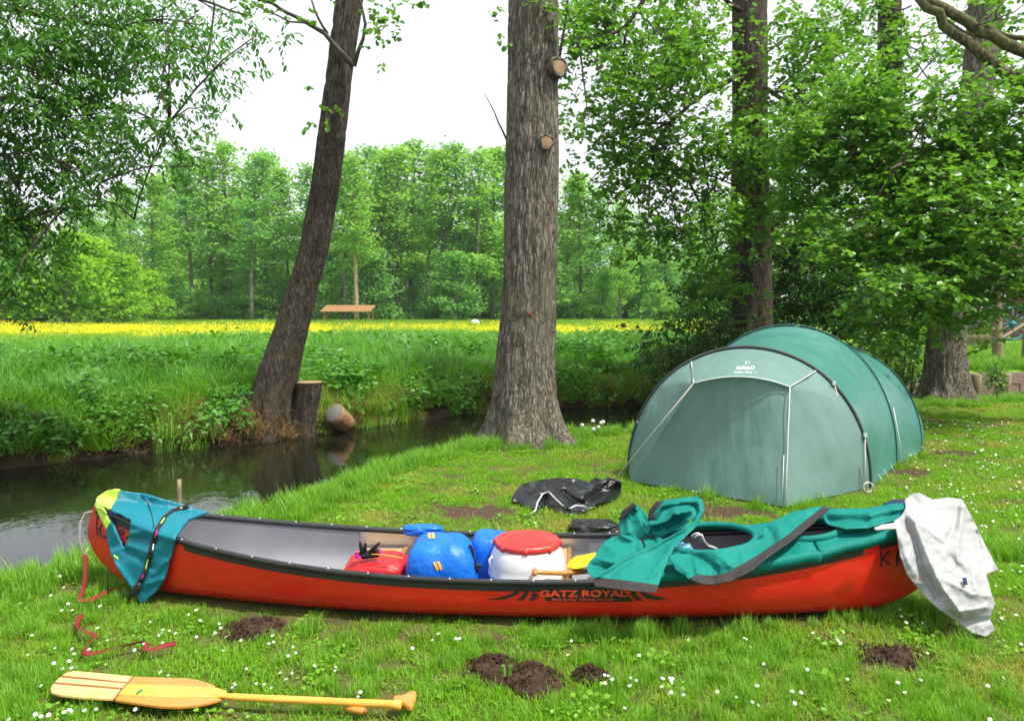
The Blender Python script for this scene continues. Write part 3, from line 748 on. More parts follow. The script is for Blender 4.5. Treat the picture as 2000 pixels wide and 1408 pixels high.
MT['pink'] = cloth('pink_trim', (.72, .03, .30), .7)
MT['greymetal'] = plain('grey_aluminium', (.36, .38, .40), .4, .1, 10, .05, 50, metal=.6)
MT['lightblue'] = cloth('light_blue_film', (.12, .35, .50), .3, .5, wr=.4)
MT['redweb'] = cloth('red_webbing', (.20, .028, .022), .8, .2, wr=.2)
MT['hem'] = cloth('black_hem_tape', (.020, .018, .018), .7, .35, wr=.3)

def bag(name, c, r, mat, parent=None, seed=1, pw=(2.6, 2.6, 3.2), wr=.012, wf=9.0, top=0.0, nu=64, nv=40, rz=0.0, taper=0.0, **tags):
    P = []
    for v in np.linspace(-math.pi/2, math.pi/2, nv):
        row = []
        for u in np.linspace(0, 2*math.pi, nu, endpoint=False):
            d = np.array([math.cos(v)*math.cos(u), math.cos(v)*math.sin(u), math.sin(v)])
            k = (abs(d[0])**pw[0]+abs(d[1])**pw[1]+abs(d[2])**pw[2])**(-1/np.mean(pw))
            row.append(d*k)
        P.append(row)
    P = np.array(P); n = fbm(P*wf/4, 1, 4, seed)-.5; rid = np.abs(2*fbm(P*wf/3+9, 1, 2, seed+5)-1)
    x = P*np.array(r); x = x*(1+(n*2*wr-rid*wr*.9)[..., None]/np.mean(r))
    x[..., 0] += top*x[..., 2]; x[..., 0] *= 1-taper*x[..., 2]/r[2]
    cr_, sr_ = math.cos(rz), math.sin(rz); x = np.stack([x[..., 0]*cr_-x[..., 1]*sr_, x[..., 0]*sr_+x[..., 1]*cr_, x[..., 2]], -1)
    return MB().grid(x+np.array(c), True).build(name, mat, parent, **tags)
# --- teal spray cover over the stern half
cover = thing('spray_cover', 'teal canvas spray cover with black hem bunched over the loaded canoe', 'boat cover', c_world(.55*CL/2, 0, c_zr(.55)))
rows = []; S0, S1 = .335, .93
HOLES = [(.48, .105, .26), (.70, .075, .19)]
cv = MB(); NS, NU = 90, 44; P = []
for s in np.linspace(S0, S1, NS):
    row = []
    w = c_w(s)
    for u in np.linspace(-1.0, 1.0, NU):
        base = np.array(c_world(s*CL/2, u*(w+.022), c_zr(s)+.018+.045*(1-u*u)))
        base[2] += .010*(vnoise(np.array([[s*30, u*3, 1.]]))[0]-.5)*2
        if abs(s) > .7: base[:2] -= CE*.02
        row.append(base)
    # turn-down over the near and far rim
    row[0] = row[0]-np.array([0, 0, .045]); row[-1] = row[-1]-np.array([0, 0, .045])
    row.insert(1, np.array(c_world(s*CL/2, -(w+.022), c_zr(s)+.017))); row.insert(-1, np.array(c_world(s*CL/2, (w+.022), c_zr(s)+.017)))
    P.append(row)
P = np.array(P); cv.v = [P.reshape(-1, 3)]; cv.r = [np.full(P.shape[0]*P.shape[1], .5)]; cv.n = P.shape[0]*P.shape[1]
for i in range(NS-1):
    for j in range(NU+1):
        s = np.linspace(S0, S1, NS)[i]; u = np.linspace(-1, 1, NU)[min(max(j-1, 0), NU-1)]; lat = u*c_w(s)
        if any(((s-hs)/ra)**2+((lat+.02)/rb)**2 < 1 for hs, ra, rb in HOLES): continue
        a = i*(NU+2)+j; cv.f.append((a, a+NU+2, a+NU+3, a+1))
ob = cv.build('deck_sheet', MT['teal'], cover); md = ob.modifiers.new('thickness', 'SOLIDIFY'); md.thickness = .004
for hs, ra, rb in HOLES:
    ring = [Vector(c_world((hs+ra*1.04*math.cos(w))*CL/2, rb*1.06*math.sin(w)-.02, c_zr(hs+ra*math.cos(w))+.058+.0*math.sin(w))) for w in np.linspace(0, 2*math.pi, 60)]
    MB().tube(ring, .021, 10, False).build('cockpit_ring', MT['teal'], cover)
# bunched hood: layered folds of the same sheet
BV_COV = bvh_of([HG, P]+GUNW)
def fold_piece(name, outline, ctrl, folds=(), seed=1, wr=.010, wf=.05, mt='teal', clear=.03, cbv=BV_COV, off=0, ridged=.006):
    return drape(name, outline, MT[mt], cover, ctrl=ctrl, off=off, wr=wr, wfreq=wf, spacing=3.2, smooth=0, seed=seed, folds=[(L_, a_*1.5, w_) for L_, a_, w_ in folds], clear=clear, cbv=cbv, ridged=ridged, thick=.003)
fold_piece('hood_wing', [(1210, 1010), (1215, 997), (1237, 981), (1250, 990), (1262, 1003), (1272, 1020), (1268, 1044), (1240, 1056), (1212, 1046), (1209, 1022)], [(1210, 1010, 4.86), (1237, 981, 4.88), (1272, 1020, 4.74), (1240, 1056, 4.66), (1212, 1046, 4.70), (1240, 1015, 4.74)], [([(1237, 982), (1250, 1010), (1262, 1040)], .05, 6), ([(1248, 1000), (1262, 1030)], -.05, 5), ([(1222, 1000), (1228, 1040)], .025, 6)], 2)
fold_piece('hood_inside', [(1262, 1012), (1280, 996), (1330, 982), (1362, 988), (1360, 1006), (1335, 1026), (1290, 1046), (1262, 1046)], [(1262, 1012, 4.84), (1330, 982, 4.84), (1362, 988, 4.80), (1335, 1026, 4.64), (1262, 1046, 4.72), (1310, 1012, 4.80)], [([(1272, 1026), (1300, 1018), (1318, 1004)], .05, 5), ([(1280, 1036), (1330, 1016)], -.04, 5), ([(1318, 1004), (1350, 998)], .04, 5)], 3)
fold_piece('hood_roll', [(1266, 1016), (1268, 996), (1282, 979), (1320, 973), (1360, 969), (1372, 975), (1376, 997), (1368, 1014), (1356, 1026), (1352, 1018), (1360, 1004), (1357, 992), (1345, 986), (1318, 988), (1294, 998), (1284, 1016)], [(1266, 1016, 4.68), (1282, 979, 4.74), (1320, 973, 4.72), (1360, 969, 4.70), (1376, 997, 4.60), (1356, 1026, 4.54), (1357, 992, 4.66), (1318, 988, 4.64), (1284, 1016, 4.62)], [([(1275, 1008), (1290, 988), (1330, 980), (1364, 980), (1368, 1000), (1360, 1016)], .045, 7)], 4)
fold_piece('hood_lump', [(1146, 1106), (1150, 1098), (1162, 1085), (1170, 1070), (1178, 1060), (1195, 1048), (1215, 1044), (1238, 1046), (1252, 1056), (1262, 1080), (1240, 1108), (1200, 1126), (1165, 1132), (1148, 1119)], [(1146, 1106, 4.30), (1162, 1085, 4.40), (1195, 1048, 4.58), (1238, 1046, 4.58), (1262, 1080, 4.38), (1200, 1126, 4.24), (1148, 1119, 4.26), (1200, 1085, 4.34)], [([(1215, 1046), (1240, 1056), (1246, 1078)], .05, 7), ([(1240, 1050), (1244, 1075)], -.06, 4), ([(1165, 1090), (1200, 1100), (1225, 1096)], .02, 6), ([(1155, 1103), (1195, 1112)], -.025, 4), ([(1180, 1062), (1205, 1080)], .02, 7)], 5)
FLC = [(1161, 1128, 4.10), (1220, 1090, 4.26), (1290, 1058, 4.38), (1345, 1028, 4.50), (1368, 1012, 4.56), (1360, 1028, 4.48), (1322, 1062, 4.34), (1305, 1095, 4.22), (1288, 1142, 4.05), (1220, 1133, 4.06), (1250, 1105, 4.16)]
fold_piece('hood_flap', [(1161, 1128), (1190, 1108), (1220, 1088), (1255, 1071), (1290, 1056), (1330, 1036), (1366, 1010), (1368, 1018), (1356, 1032), (1336, 1050), (1318, 1066), (1307, 1092), (1296, 1115), (1286, 1143), (1220, 1134)], FLC, [([(1163, 1127), (1220, 1092), (1290, 1060), (1364, 1014)], .03, 5), ([(1270, 1130), (1310, 1070)], .015, 7), ([(1290, 1065), (1335, 1045)], -.02, 5), ([(1200, 1125), (1260, 1085)], .008, 6)], 6, wr=.006)
fold_piece('hem_band', [(1161, 1127), (1220, 1133), (1287, 1142), (1281, 1157), (1220, 1152), (1161, 1144)], FLC, [], 7, wr=.004, mt='hem', clear=.042, off=.006, ridged=0)
fold_piece('hem_band', [(1209, 1014), (1214, 998), (1237, 981), (1244, 988), (1228, 997), (1216, 1013)], [(1210, 1010, 4.80), (1237, 981, 4.80), (1228, 997, 4.76), (1216, 1013, 4.76)], [], 8, wr=.004, mt='hem', off=.0, clear=None, ridged=0)
fold_piece('hem_band', [(1265, 1017), (1268, 996), (1282, 979), (1296, 977), (1284, 994), (1281, 1014)], [(1266, 1016, 4.62), (1282, 979, 4.66), (1296, 977, 4.66), (1281, 1014, 4.58)], [], 9, wr=.004, mt='hem', off=0, clear=None, ridged=0)
q = atc(1420, 1062, 4.62); bag('opening_darkener', (q.x, q.y, .15), (.30, .20, .12), plain('maroon_shade', (.035, .012, .012), .8, .2, 10, .3), None, 31, (3, 3, 3), .01, label='added dark maroon filler shading the cover opening', cat='bag')  # added filler so the opening looks dark instead of showing the lit liner
# large flap folded towards the camera
FC = [(1307, 1092, 4.22), (1310, 1082, 4.28), (1370, 1076, 4.26), (1470, 1057, 4.34), (1492, 1040, 4.42), (1510, 1017, 4.58), (1545, 1000, 4.66), (1595, 989, 4.70), (1622, 991, 4.66), (1582, 1025, 4.46), (1545, 1055, 4.28), (1495, 1090, 4.14), (1470, 1112, 4.09), (1432, 1132, 4.06), (1395, 1141, 4.06), (1347, 1131, 4.08), (1320, 1112, 4.12), (1400, 1100, 4.13), (1450, 1085, 4.18), (1530, 1030, 4.44)]
flap = [(1307, 1092), (1310, 1082), (1340, 1081), (1370, 1077), (1420, 1069), (1470, 1058), (1490, 1049), (1490, 1034), (1510, 1017), (1545, 1000), (1595, 989), (1622, 990), (1610, 1003), (1582, 1025), (1545, 1055), (1495, 1090), (1470, 1112), (1432, 1132), (1395, 1141), (1370, 1140), (1347, 1131), (1320, 1112)]
drape('flap', flap, MT['teal'], cover, ctrl=FC, off=0, clear=.035, cbv=BV_COV, ridged=.006, wr=.012, wfreq=.04, spacing=3.4, smooth=0, seed=9,
      folds=[([(1350, 1086), (1372, 1092), (1398, 1110), (1400, 1125)], -.05, 7), ([(1360, 1098), (1362, 1118)], .03, 6), ([(1312, 1092), (1330, 1106), (1342, 1118)], .03, 6), ([(1400, 1082), (1415, 1092), (1424, 1104)], .025, 8), ([(1493, 1028), (1505, 1040), (1512, 1058)], -.05, 6), ([(1512, 1022), (1522, 1034)], .025, 7), ([(1545, 1010), (1590, 995)], .03, 9), ([(1370, 1078), (1470, 1062)], .02, 5), ([(1440, 1080), (1500, 1065)], -.02, 6)])
hem = [(1347, 1131), (1370, 1140), (1395, 1142), (1432, 1133), (1470, 1113), (1496, 1091), (1546, 1056), (1583, 1026), (1622, 991), (1606, 990), (1572, 1017), (1535, 1047), (1488, 1078), (1455, 1099), (1420, 1117), (1390, 1124), (1362, 1122), (1350, 1127)]
drape('hem_band', hem, MT['hem'], cover, ctrl=FC, off=.016, clear=.048, cbv=BV_COV, wr=.006, spacing=4, smooth=0, seed=9, wfreq=.04)
# rolled ridge towards the stern
RC = [(1617, 1020, 4.50), (1635, 992, 4.62), (1696, 990, 4.60), (1764, 982, 4.56), (1776, 1008, 4.44), (1733, 1017, 4.40), (1696, 1029, 4.36), (1651, 1031, 4.38), (1700, 1008, 4.42)]
drape('rolled_ridge', [(1605, 1008), (1622, 992), (1650, 993), (1696, 992), (1737, 984), (1764, 982), (1778, 1000), (1772, 1010), (1733, 1019), (1696, 1031), (1651, 1033), (1617, 1024)], MT['teal'], cover, ctrl=RC, off=0, clear=.035, cbv=BV_COV, ridged=.006, wr=.01, wfreq=.04, spacing=3.6, smooth=0, seed=3,
      folds=[([(1620, 1003), (1700, 1001), (1770, 991)], .05, 9), ([(1620, 1018), (1690, 1018), (1760, 1006)], -.05, 6), ([(1650, 1030), (1720, 1022), (1770, 1012)], .02, 5)])

# --- white jacket on the stern
JC = [(1767, 977, 4.55), (1796, 962, 4.56), (1821, 975, 4.56), (1878, 974, 4.58), (1883, 981, 4.56), (1924, 1063, 4.44), (1951, 1116, 4.40), (1926, 1121, 4.24), (1936, 1158, 4.16), (1944, 1230, 4.12), (1926, 1244, 4.10), (1867, 1213, 4.14), (1799, 1158, 4.20), (1758, 1085, 4.27), (1746, 1017, 4.36), (1800, 1030, 4.34), (1850, 1040, 4.36), (1860, 1110, 4.20), (1820, 1100, 4.20), (1890, 1180, 4.09), (1850, 1170, 4.12)]
jacket = thing('jacket', 'white rain jacket hung over the covered end of the canoe', 'jacket', atc(1850, 1000, 4.5))
drape('shell', [(1767, 977), (1778, 966), (1796, 962), (1810, 969), (1821, 975), (1851, 971), (1878, 974), (1883, 981), (1901, 1015), (1924, 1063), (1951, 1114), (1926, 1120), (1933, 1145), (1936, 1158), (1944, 1179), (1933, 1208), (1944, 1230), (1926, 1243), (1901, 1237), (1867, 1212), (1833, 1189), (1799, 1157), (1771, 1121), (1758, 1085), (1751, 1040), (1746, 1017), (1760, 1008), (1769, 992)], MT['whitecloth'], jacket, ctrl=JC, off=.01, clear=.035, ridged=.007, wr=.014, wfreq=.06, thick=.0015, spacing=3, smooth=0, seed=5,
      folds=[([(1765, 1005), (1785, 1050), (1800, 1110), (1830, 1165)], -.05, 7), ([(1752, 1030), (1770, 1090), (1800, 1140)], .02, 7), ([(1780, 1008), (1805, 1070), (1835, 1140), (1880, 1200)], .035, 9), ([(1870, 985), (1862, 1030), (1848, 1060)], -.03, 6), ([(1880, 990), (1872, 1060), (1870, 1100)], .03, 8), ([(1848, 1060), (1800, 1025), (1770, 1008)], .025, 7), ([(1855, 1085), (1880, 1115)], -.025, 5), ([(1900, 1020), (1912, 1070), (1922, 1118)], -.05, 7), ([(1840, 1130), (1900, 1160), (1935, 1165)], .02, 8), ([(1870, 1195), (1925, 1185)], .025, 6), ([(1885, 1215), (1935, 1210)], -.03, 5), ([(1895, 1100), (1905, 1150)], .03, 9), ([(1800, 975), (1830, 990), (1870, 985)], .02, 8), ([(1775, 985), (1760, 1000)], .04, 8)])
JY = rbf(JC)
drape('label_patch', [(1880, 1128), (1887, 1127), (1890, 1141), (1883, 1142)], MT['navy'], jacket, ctrl=JC, off=.05, wr=0, spacing=4, smooth=0, thick=.002)
drape('hanger_loop', [(1707, 1030), (1722, 1024), (1748, 1020), (1751, 1032), (1730, 1033), (1710, 1035)], MT['whitecloth'], jacket, ctrl=[(1707, 1030, 4.24), (1750, 1020, 4.26), (1751, 1032, 4.22), (1710, 1035, 4.22)], off=.0, wr=.004, spacing=4, smooth=0)
drape('navy_garment', [(1724, 984), (1742, 976), (1767, 974), (1770, 986), (1745, 990)], MT['navy'], None, ctrl=[(1724, 984, 4.60), (1742, 976, 4.62), (1767, 974, 4.62), (1768, 986, 4.57), (1745, 990, 4.57)], off=0, wr=.008, spacing=3, smooth=0, label='navy fabric scrap tucked beneath the white jacket', cat='garment', thick=.01)

# --- life vest on the bow
VY_OFF = .022
vest = thing('life_vest', 'teal life vest with lime shoulder draped over the bow', 'life vest', atc(290, 1000, 4.8))
VO = [(217, 991), (232, 957), (272, 963), (361, 986), (407, 1000), (385, 1006), (370, 1012), (355, 1030), (342, 1049), (332, 1089), (321, 1131), (305, 1154), (282, 1177), (274, 1177), (265, 1162), (255, 1147), (232, 1114), (217, 1085), (211, 1064), (207, 1034), (214, 1020), (217, 1018), (232, 1053), (242, 1072), (249, 1053), (253, 1037), (255, 1016), (232, 1001), (203, 991)]
VB = drape('body_panel', VO, MT['vest'], vest, bv=BV_LID, off=VY_OFF, clear=.034, hang=True, wr=.006, wfreq=.06, spacing=3.6, smooth=6, thick=.018, seed=2,
      folds=[([(255, 1040), (300, 1035), (342, 1049)], .02, 7), ([(245, 1075), (280, 1095), (300, 1110)], -.02, 5), ([(255, 1050), (300, 1058)], -.012, 4), ([(250, 1066), (295, 1080)], .012, 4), ([(300, 1120), (325, 1095)], .012, 4), ([(290, 1140), (318, 1130)], .012, 4), ([(285, 1155), (310, 1140)], -.012, 4), ([(225, 1100), (262, 1150)], .02, 6), ([(320, 1000), (300, 985), (272, 965)], -.012, 3)])
BV_VEST = BVHTree.FromPolygons([tuple(v.co+VB.matrix_world.translation*0) for v in VB.data.vertices], [tuple(p.vertices) for p in VB.data.polygons])
drape('shoulder', [(184, 988), (190, 970), (205, 960), (224, 955), (233, 957), (226, 975), (217, 992), (203, 990), (193, 989)], MT['lime'], vest, bv=BV_LID, off=.03, clear=.04, wr=.006, spacing=3.6, smooth=6, thick=.016)
drape('shoulder_strap', [(186, 989), (193, 989), (203, 992), (207, 1005), (215, 1019), (207, 1035), (199, 1018), (192, 1004)], MT['lime'], vest, bv=BV_LID, off=.03, clear=.042, wr=.01, wfreq=.1, spacing=3.4, smooth=6, thick=.012)
drape('lining', [(203, 992), (232, 1001), (255, 1016), (250, 1012), (230, 1006), (214, 1002), (220, 1018), (236, 1050), (243, 1066), (241, 1072), (231, 1053), (216, 1018)], MT['purple'], vest, bv=BV_LID, off=.016, wr=0, spacing=4, smooth=4, thick=.006)
belt = ribbon('belt', [(368, 988), (340, 997), (322, 1010), (307, 1033), (299, 1060), (291, 1090), (286, 1112), (272, 1139), (263, 1154)], 9.5, MT['webbing'], vest, bv=BV_VEST, off=.012, n=50)
for i, (seg, mt) in enumerate((([(345, 994), (356, 991)], 'lime'), ([(312, 1024), (322, 1011)], 'lime'), ([(302, 1050), (307, 1035)], 'pink'), ([(298, 1075), (300, 1062)], 'barrel'), ([(284, 1112), (289, 1092)], 'lime'), ([(276, 1130), (280, 1122)], 'pink'))):
    ribbon('reflective_tab', seg, 2.6, MT[mt], belt, bv=BV_VEST, off=.017, n=6, thick=.001)
drape('buckle', [(259, 1146), (267, 1137), (277, 1143), (270, 1158), (262, 1165), (252, 1160)], MT['black'], vest, bv=BV_VEST, off=.02, wr=.002, spacing=4, smooth=6, thick=.012, fall=4.5)
for L in ([(211, 1085), (211, 1120), (211, 1160)], [(243, 1150), (240, 1172)], [(268, 1162), (270, 1182)]):
    MB().tube([atc(x, y, 4.55) for x, y in L], .0028, 6).build('cord', MT['webbing'], vest)
MB().tube([hit(BV_VEST, x, y)[0]-Vector((0, .004, 0)) if hit(BV_VEST, x, y)[0] else atc(x, y, 4.6) for x, y in ((276, 966), (290, 982), (298, 1008), (301, 1030))], .003, 6).build('cord', MT['webbing'], vest)
ribbon('chest_print', [(223, 1083), (226, 1090)], 3, MT['lime'], vest, bv=BV_VEST, off=.005, n=5, thick=.001)
ribbon('chest_print', [(228, 1086), (230, 1093)], 3, MT['lime'], vest, bv=BV_VEST, off=.005, n=5, thick=.001)

# --- red webbing strap hanging from the bow loop and lying on the lawn
def ground_band(name, pts, w, mat, parent=None, **tags):
    P = np.array([tuple(p) for p in pts]); d = np.concatenate([[0], np.cumsum(np.linalg.norm(np.diff(P, axis=0), axis=1))]); n = int(d[-1]/.02)+4; u = np.linspace(0, d[-1], n)
    C = np.stack([np.interp(u, d, P[:, i]) for i in range(3)], -1)
    for _ in range(3): C[1:-1] = (C[:-2]+C[1:-1]*2+C[2:])/4
    T = np.gradient(C, axis=0); T /= np.linalg.norm(T, axis=1)[:, None]; S = np.cross(T, [0, 0, 1.0]); S /= np.linalg.norm(S, axis=1)[:, None]+1e-6
    tw = np.sin(u*9)*.7
    N_ = np.cross(S, T); D = S*np.cos(tw)[:, None]+N_*np.sin(tw)[:, None]
    rows = np.stack([C-D*w/2, C, C+D*w/2], 1)
    o_ = MB().grid(rows).build(name, mat, parent, **tags); md = o_.modifiers.new('thickness', 'SOLIDIFY'); md.thickness = .002; return o_
strap = thing('webbing_strap', 'faded red webbing strap trailing from the bow loop across the grass', 'strap', G(160, 1180))
hang = [atc(166, 1082, 4.76), atc(168, 1105, 4.74), atc(167, 1130, 4.70), atc(162, 1155, 4.66), G(153, 1174, .04), G(175, 1172, .045), G(200, 1160, .05), G(215, 1150, .045), G(232, 1150, .04)]
ground_band('band', hang, .026, MT['redweb'], strap)
ground_band('band', [G(x, y, .05) for x, y in ((160, 1198), (151, 1212), (153, 1228), (188, 1238), (178, 1252), (160, 1268), (166, 1278), (205, 1270), (250, 1258), (285, 1250), (292, 1254), (278, 1270), (300, 1268), (325, 1258), (344, 1256))], .026, MT['redweb'], strap)

# --- dry bags, barrel, gloves, cloth
bb = thing('dry_bag', 'large bright blue dry bag standing beside the white barrel', 'dry bag', atc(863, 1110, 4.55))
c0 = atc(862, 1086, 4.55)
body = bag('body', (c0.x, c0.y, .20), (.200, .19, .215), MT['bluepvc'], bb, 3, (4.4, 4.0, 3.6), .014, 4, taper=.16, nu=110, nv=70)
c1 = atc(825, 1030, 4.88); bag('rolled_top', (c1.x, c1.y, c1.z-.015), (.125, .05, .035), MT['bluepvc'], bb, 5, wr=.012)
BVB = BVHTree.FromPolygons([tuple(v.co) for v in body.data.vertices], [tuple(p.vertices) for p in body.data.polygons])
for q4 in ([(836, 1042), (841, 1042), (842, 1053), (837, 1053)], [(843, 1042), (848, 1042), (849, 1053), (844, 1053)], [(846, 1098), (851, 1097), (858, 1112), (853, 1113)], [(853, 1096), (858, 1096), (865, 1111), (860, 1112)]):
    put_poly('orange_bar', BVB, MT['orange'], bb, q4, .006, 4)
b2_ = thing('dry_bag', 'smaller dark blue dry bag with a black strap wedged behind the white barrel', 'dry bag', atc(952, 1100, 4.7))
c2 = atc(958, 1068, 4.80); bag('body', (c2.x, c2.y, .19), (.115, .14, .17), MT['bluepvc'], b2_, 8, (4.4, 4, 4.4), .008, 4)
ribbon('shoulder_strap', [(917, 1064), (923, 1075), (924, 1090), (928, 1100), (933, 1118)], 7, MT['webbing'], b2_, Yf=lambda x, y: 4.38, off=0, n=16)
MB().box(atc(935, 1106, 4.48), (.035, .018, .022)).build('buckle', MT['black'], b2_, False)
rb_ = thing('dry_bag', 'flat red bag lying in the canoe under a black glove', 'dry bag', atc(735, 1105, 4.5))
c3 = atc(738, 1094, 4.58); bag('body', (c3.x, c3.y, .205), (.185, .17, .085), MT['redpvc'], rb_, 6, (3, 3, 3.4), .008)
MB().tube([atc(725, 1086, 4.43)+Vector((0, 0, .012)), atc(750, 1088, 4.42)+Vector((0, 0, .014)), atc(788, 1094, 4.42)+Vector((0, 0, .012))], .003, 6).build('drawcord', MT['orange'], rb_)
# barrel
bc_ = atc(1030, 1052, 4.60)
br = thing('barrel', 'white plastic barrel with a red screw lid standing in the canoe', 'barrel', (bc_.x, bc_.y, .03))
zt = bc_.z-.005
MB().lathe([(.001, -.345), (.17, -.345), (.195, -.33), (.215, -.27), (.222, -.205), (.2225, -.195), (.228, -.19), (.228, -.175), (.2225, -.17), (.221, -.13), (.212, -.085), (.197, -.05), (.182, -.03), (.18, .0)], (bc_.x, bc_.y, zt), 64).build('body', MT['barrel'], br)
ld = MB(); K = 240; P = []
for r_, z_, lob in ((.160, -.035, 0), (.187, -.032, 1), (.190, -.005, 1), (.182, .006, 0), (.165, .008, 0), (.16, .002, 0), (.08, .003, 0), (.002, .004, 0)):
    P.append([((r_+lob*.011*(abs(math.sin(w*4+.3)) < .22))*math.cos(w)+bc_.x, (r_+lob*.011*(abs(math.sin(w*4+.3)) < .22))*math.sin(w)+bc_.y, zt+z_) for w in np.linspace(0, 2*math.pi, K, endpoint=False)])
ld.grid(np.array(P), True).build('lid', MT['redlid'], br)
hd = atc(966, 1092, 4.44); MB().tube([(hd.x-.012, hd.y-.0, hd.z+.02), (hd.x-.03, hd.y-.01, hd.z), (hd.x-.022, hd.y-.01, hd.z-.06)], .006, 6).build('handle', MT['barrel'], br)
# glove
gl = thing('glove', 'black glove with pink trim lying on the red bag', 'glove', atc(715, 1085, 4.5))
gc = atc(716, 1082, 4.50); gb = MB()
def cap(p0, p1, r0, r1, mb): mb.tube([p0, p0*.75+p1*.25, p0*.4+p1*.6, p0*.1+p1*.9, p1], [r0*.6, r0, (r0+r1)/2, r1, r1*.4], 10)
cap(atc(700, 1086, 4.47), atc(742, 1078, 4.50), .022, .026, gb)
for a, b_ in (((708, 1082), (703, 1058)), ((712, 1080), (714, 1060)), ((722, 1078), (742, 1059)), ((705, 1084), (694, 1078)), ((706, 1087), (694, 1086))):
    cap(atc(a[0], a[1], 4.47), atc(b_[0], b_[1], 4.46), .012, .009, gb)
gb.build('palm_and_fingers', MT['glove'], gl)
for a, b_ in (((693, 1078), (700, 1080)), ((693, 1084), (701, 1086)), ((697, 1089), (705, 1089)), ((741, 1070), (744, 1084))):
    pk = MB(); cap(atc(a[0], a[1], 4.445), atc(b_[0], b_[1], 4.445), .007, .007, pk); pk.build('pink_trim', MT['pink'], gl)
drape('yellow_garment', [(1106, 1104), (1112, 1095), (1124, 1086), (1145, 1082), (1164, 1078), (1166, 1095), (1155, 1103), (1140, 1107), (1120, 1110), (1108, 1108)], MT['yellow'], None, ctrl=[(1106, 1104, 4.50), (1112, 1095, 4.54), (1164, 1078, 4.66), (1166, 1095, 4.52), (1140, 1107, 4.44), (1140, 1092, 4.50)], off=0, wr=.012, spacing=2.6, smooth=0, thick=.012,
      folds=[([(1115, 1104), (1160, 1088)], .03, 4), ([(1125, 1094), (1160, 1082)], -.02, 4)], label='crumpled yellow garment on the seat of the canoe', cat='garment')
# wooden paddle stowed in the canoe: only its grip and shaft show
pd2 = thing('stowed_paddle', 'wooden paddle stowed inside the canoe with only its grip showing', 'paddle', atc(1070, 1118, 4.3))
g0 = atc(1049, 1117, 4.335); g1 = atc(1100, 1119, 4.42); g2 = g1+(g1-g0)*9; g2.z = .08
MB().tube([g0-(g1-g0)*.02, g0, g0*.75+g1*.25, g1, g2], [.008, .011, .0135, .0145, .015], 12).build('shaft', MT['ash_wood'], pd2)
MB().tube([g0+Vector((-.010, -.035, -.004)), g0+Vector((-.012, -.02, 0)), g0+Vector((-.012, 0.0, .002)), g0+Vector((-.010, .025, 0)), g0+Vector((-.008, .04, 0))], [.008, .016, .018, .016, .008], 12).build('grip', plain('grip_wood', (.42, .16, .04), .35, .25, 30, .05, 40), pd2)
MB().prism([g2+Vector((-.05, -.09, -.005)), g2+Vector((.30, -.09, -.03)), g2+Vector((.34, 0, -.03)), g2+Vector((.30, .09, -.03)), g2+Vector((-.05, .09, -.005))], .012).build('blade', MT['ash_wood'], pd2)
# things in the cockpit hole
tl = thing('clamp_handle', 'grey metal clamp handle sticking out of the cover opening', 'handle', atc(1380, 1060, 4.5))
for off_ in (0, .02):
    MB().tube([atc(x, y, 4.52-off_)+Vector((off_*.8, 0, -off_*.4)) for x, y in ((1350, 1048), (1358, 1042), (1364, 1041), (1370, 1055), (1378, 1064), (1392, 1068), (1400, 1074))], .0085, 8).build('bent_bar', MT['greymetal'], tl)
q = atc(1335, 1070, 4.52); bag('plastic_bag', (q.x, q.y, q.z-.03), (.055, .06, .06), MT['lightblue'], None, 12, wr=.012, label='light blue plastic bag showing in the cover opening', cat='bag')

# --- black sack heap on the lawn
TC = [(1000, 972, G(1000, 985).y), (1010, 990, G(1010, 990).y), (1040, 1006, G(1040, 1006).y), (1118, 1010, G(1118, 1008).y), (1150, 996, G(1150, 998).y), (1195, 982, G(1195, 984).y), (1214, 960, G(1214, 970).y), (1210, 938, 7.02), (1170, 934, 7.05), (1090, 932, 7.0), (1018, 945, 6.95), (1080, 960, 6.70), (1130, 975, 6.55), (1060, 985, 6.55)]
tp = thing('storage_sack', 'crumpled black waterproof sack with grey edging beside the tent', 'sack', G(1105, 995))
drape('sheet', [(1000, 970), (1006, 960), (1018, 945), (1050, 938), (1090, 932), (1130, 935), (1150, 941), (1162, 932), (1178, 936), (1188, 931), (1205, 937), (1214, 942), (1213, 962), (1205, 978), (1190, 980), (1165, 985), (1150, 996), (1132, 1003), (1118, 1010), (1100, 1004), (1078, 996), (1060, 988), (1050, 1000), (1040, 1006), (1036, 1003), (1044, 994), (1020, 988), (1003, 986)], MT['blackpvc'], tp, ctrl=TC, off=0, wr=.05, wfreq=.035, spacing=3.4, smooth=0, ridged=.06, thick=.005, seed=11,
      folds=[([(1018, 946), (1045, 965), (1052, 985)], .05, 8), ([(1072, 961), (1090, 975), (1112, 993)], .08, 7), ([(1064, 972), (1068, 992)], -.14, 10), ([(1100, 960), (1118, 975), (1140, 985)], -.08, 6), ([(1140, 965), (1180, 940)], .07, 6), ([(1150, 972), (1205, 950)], -.08, 5), ([(1160, 985), (1205, 962)], .06, 5), ([(1170, 960), (1195, 938)], -.07, 4), ([(1120, 945), (1150, 960)], -.06, 6)])
MT['edging'] = plain('grey_edging', (.42, .43, .45), .5, .1, 20, 0)
TY = rbf(TC)
tyf = lambda x, y: float(TY(np.array([[x, y]]))[0])
ribbon('edging', [(1036, 1004), (1046, 996), (1050, 980), (1060, 964), (1072, 960), (1084, 973), (1098, 986), (1112, 994)], 3, MT['edging'], tp, Yf=tyf, off=.10, n=40)
ribbon('edging', [(1112, 994), (1124, 987), (1138, 988), (1147, 993)], 4, MT['edging'], tp, Yf=tyf, off=.10, n=20)
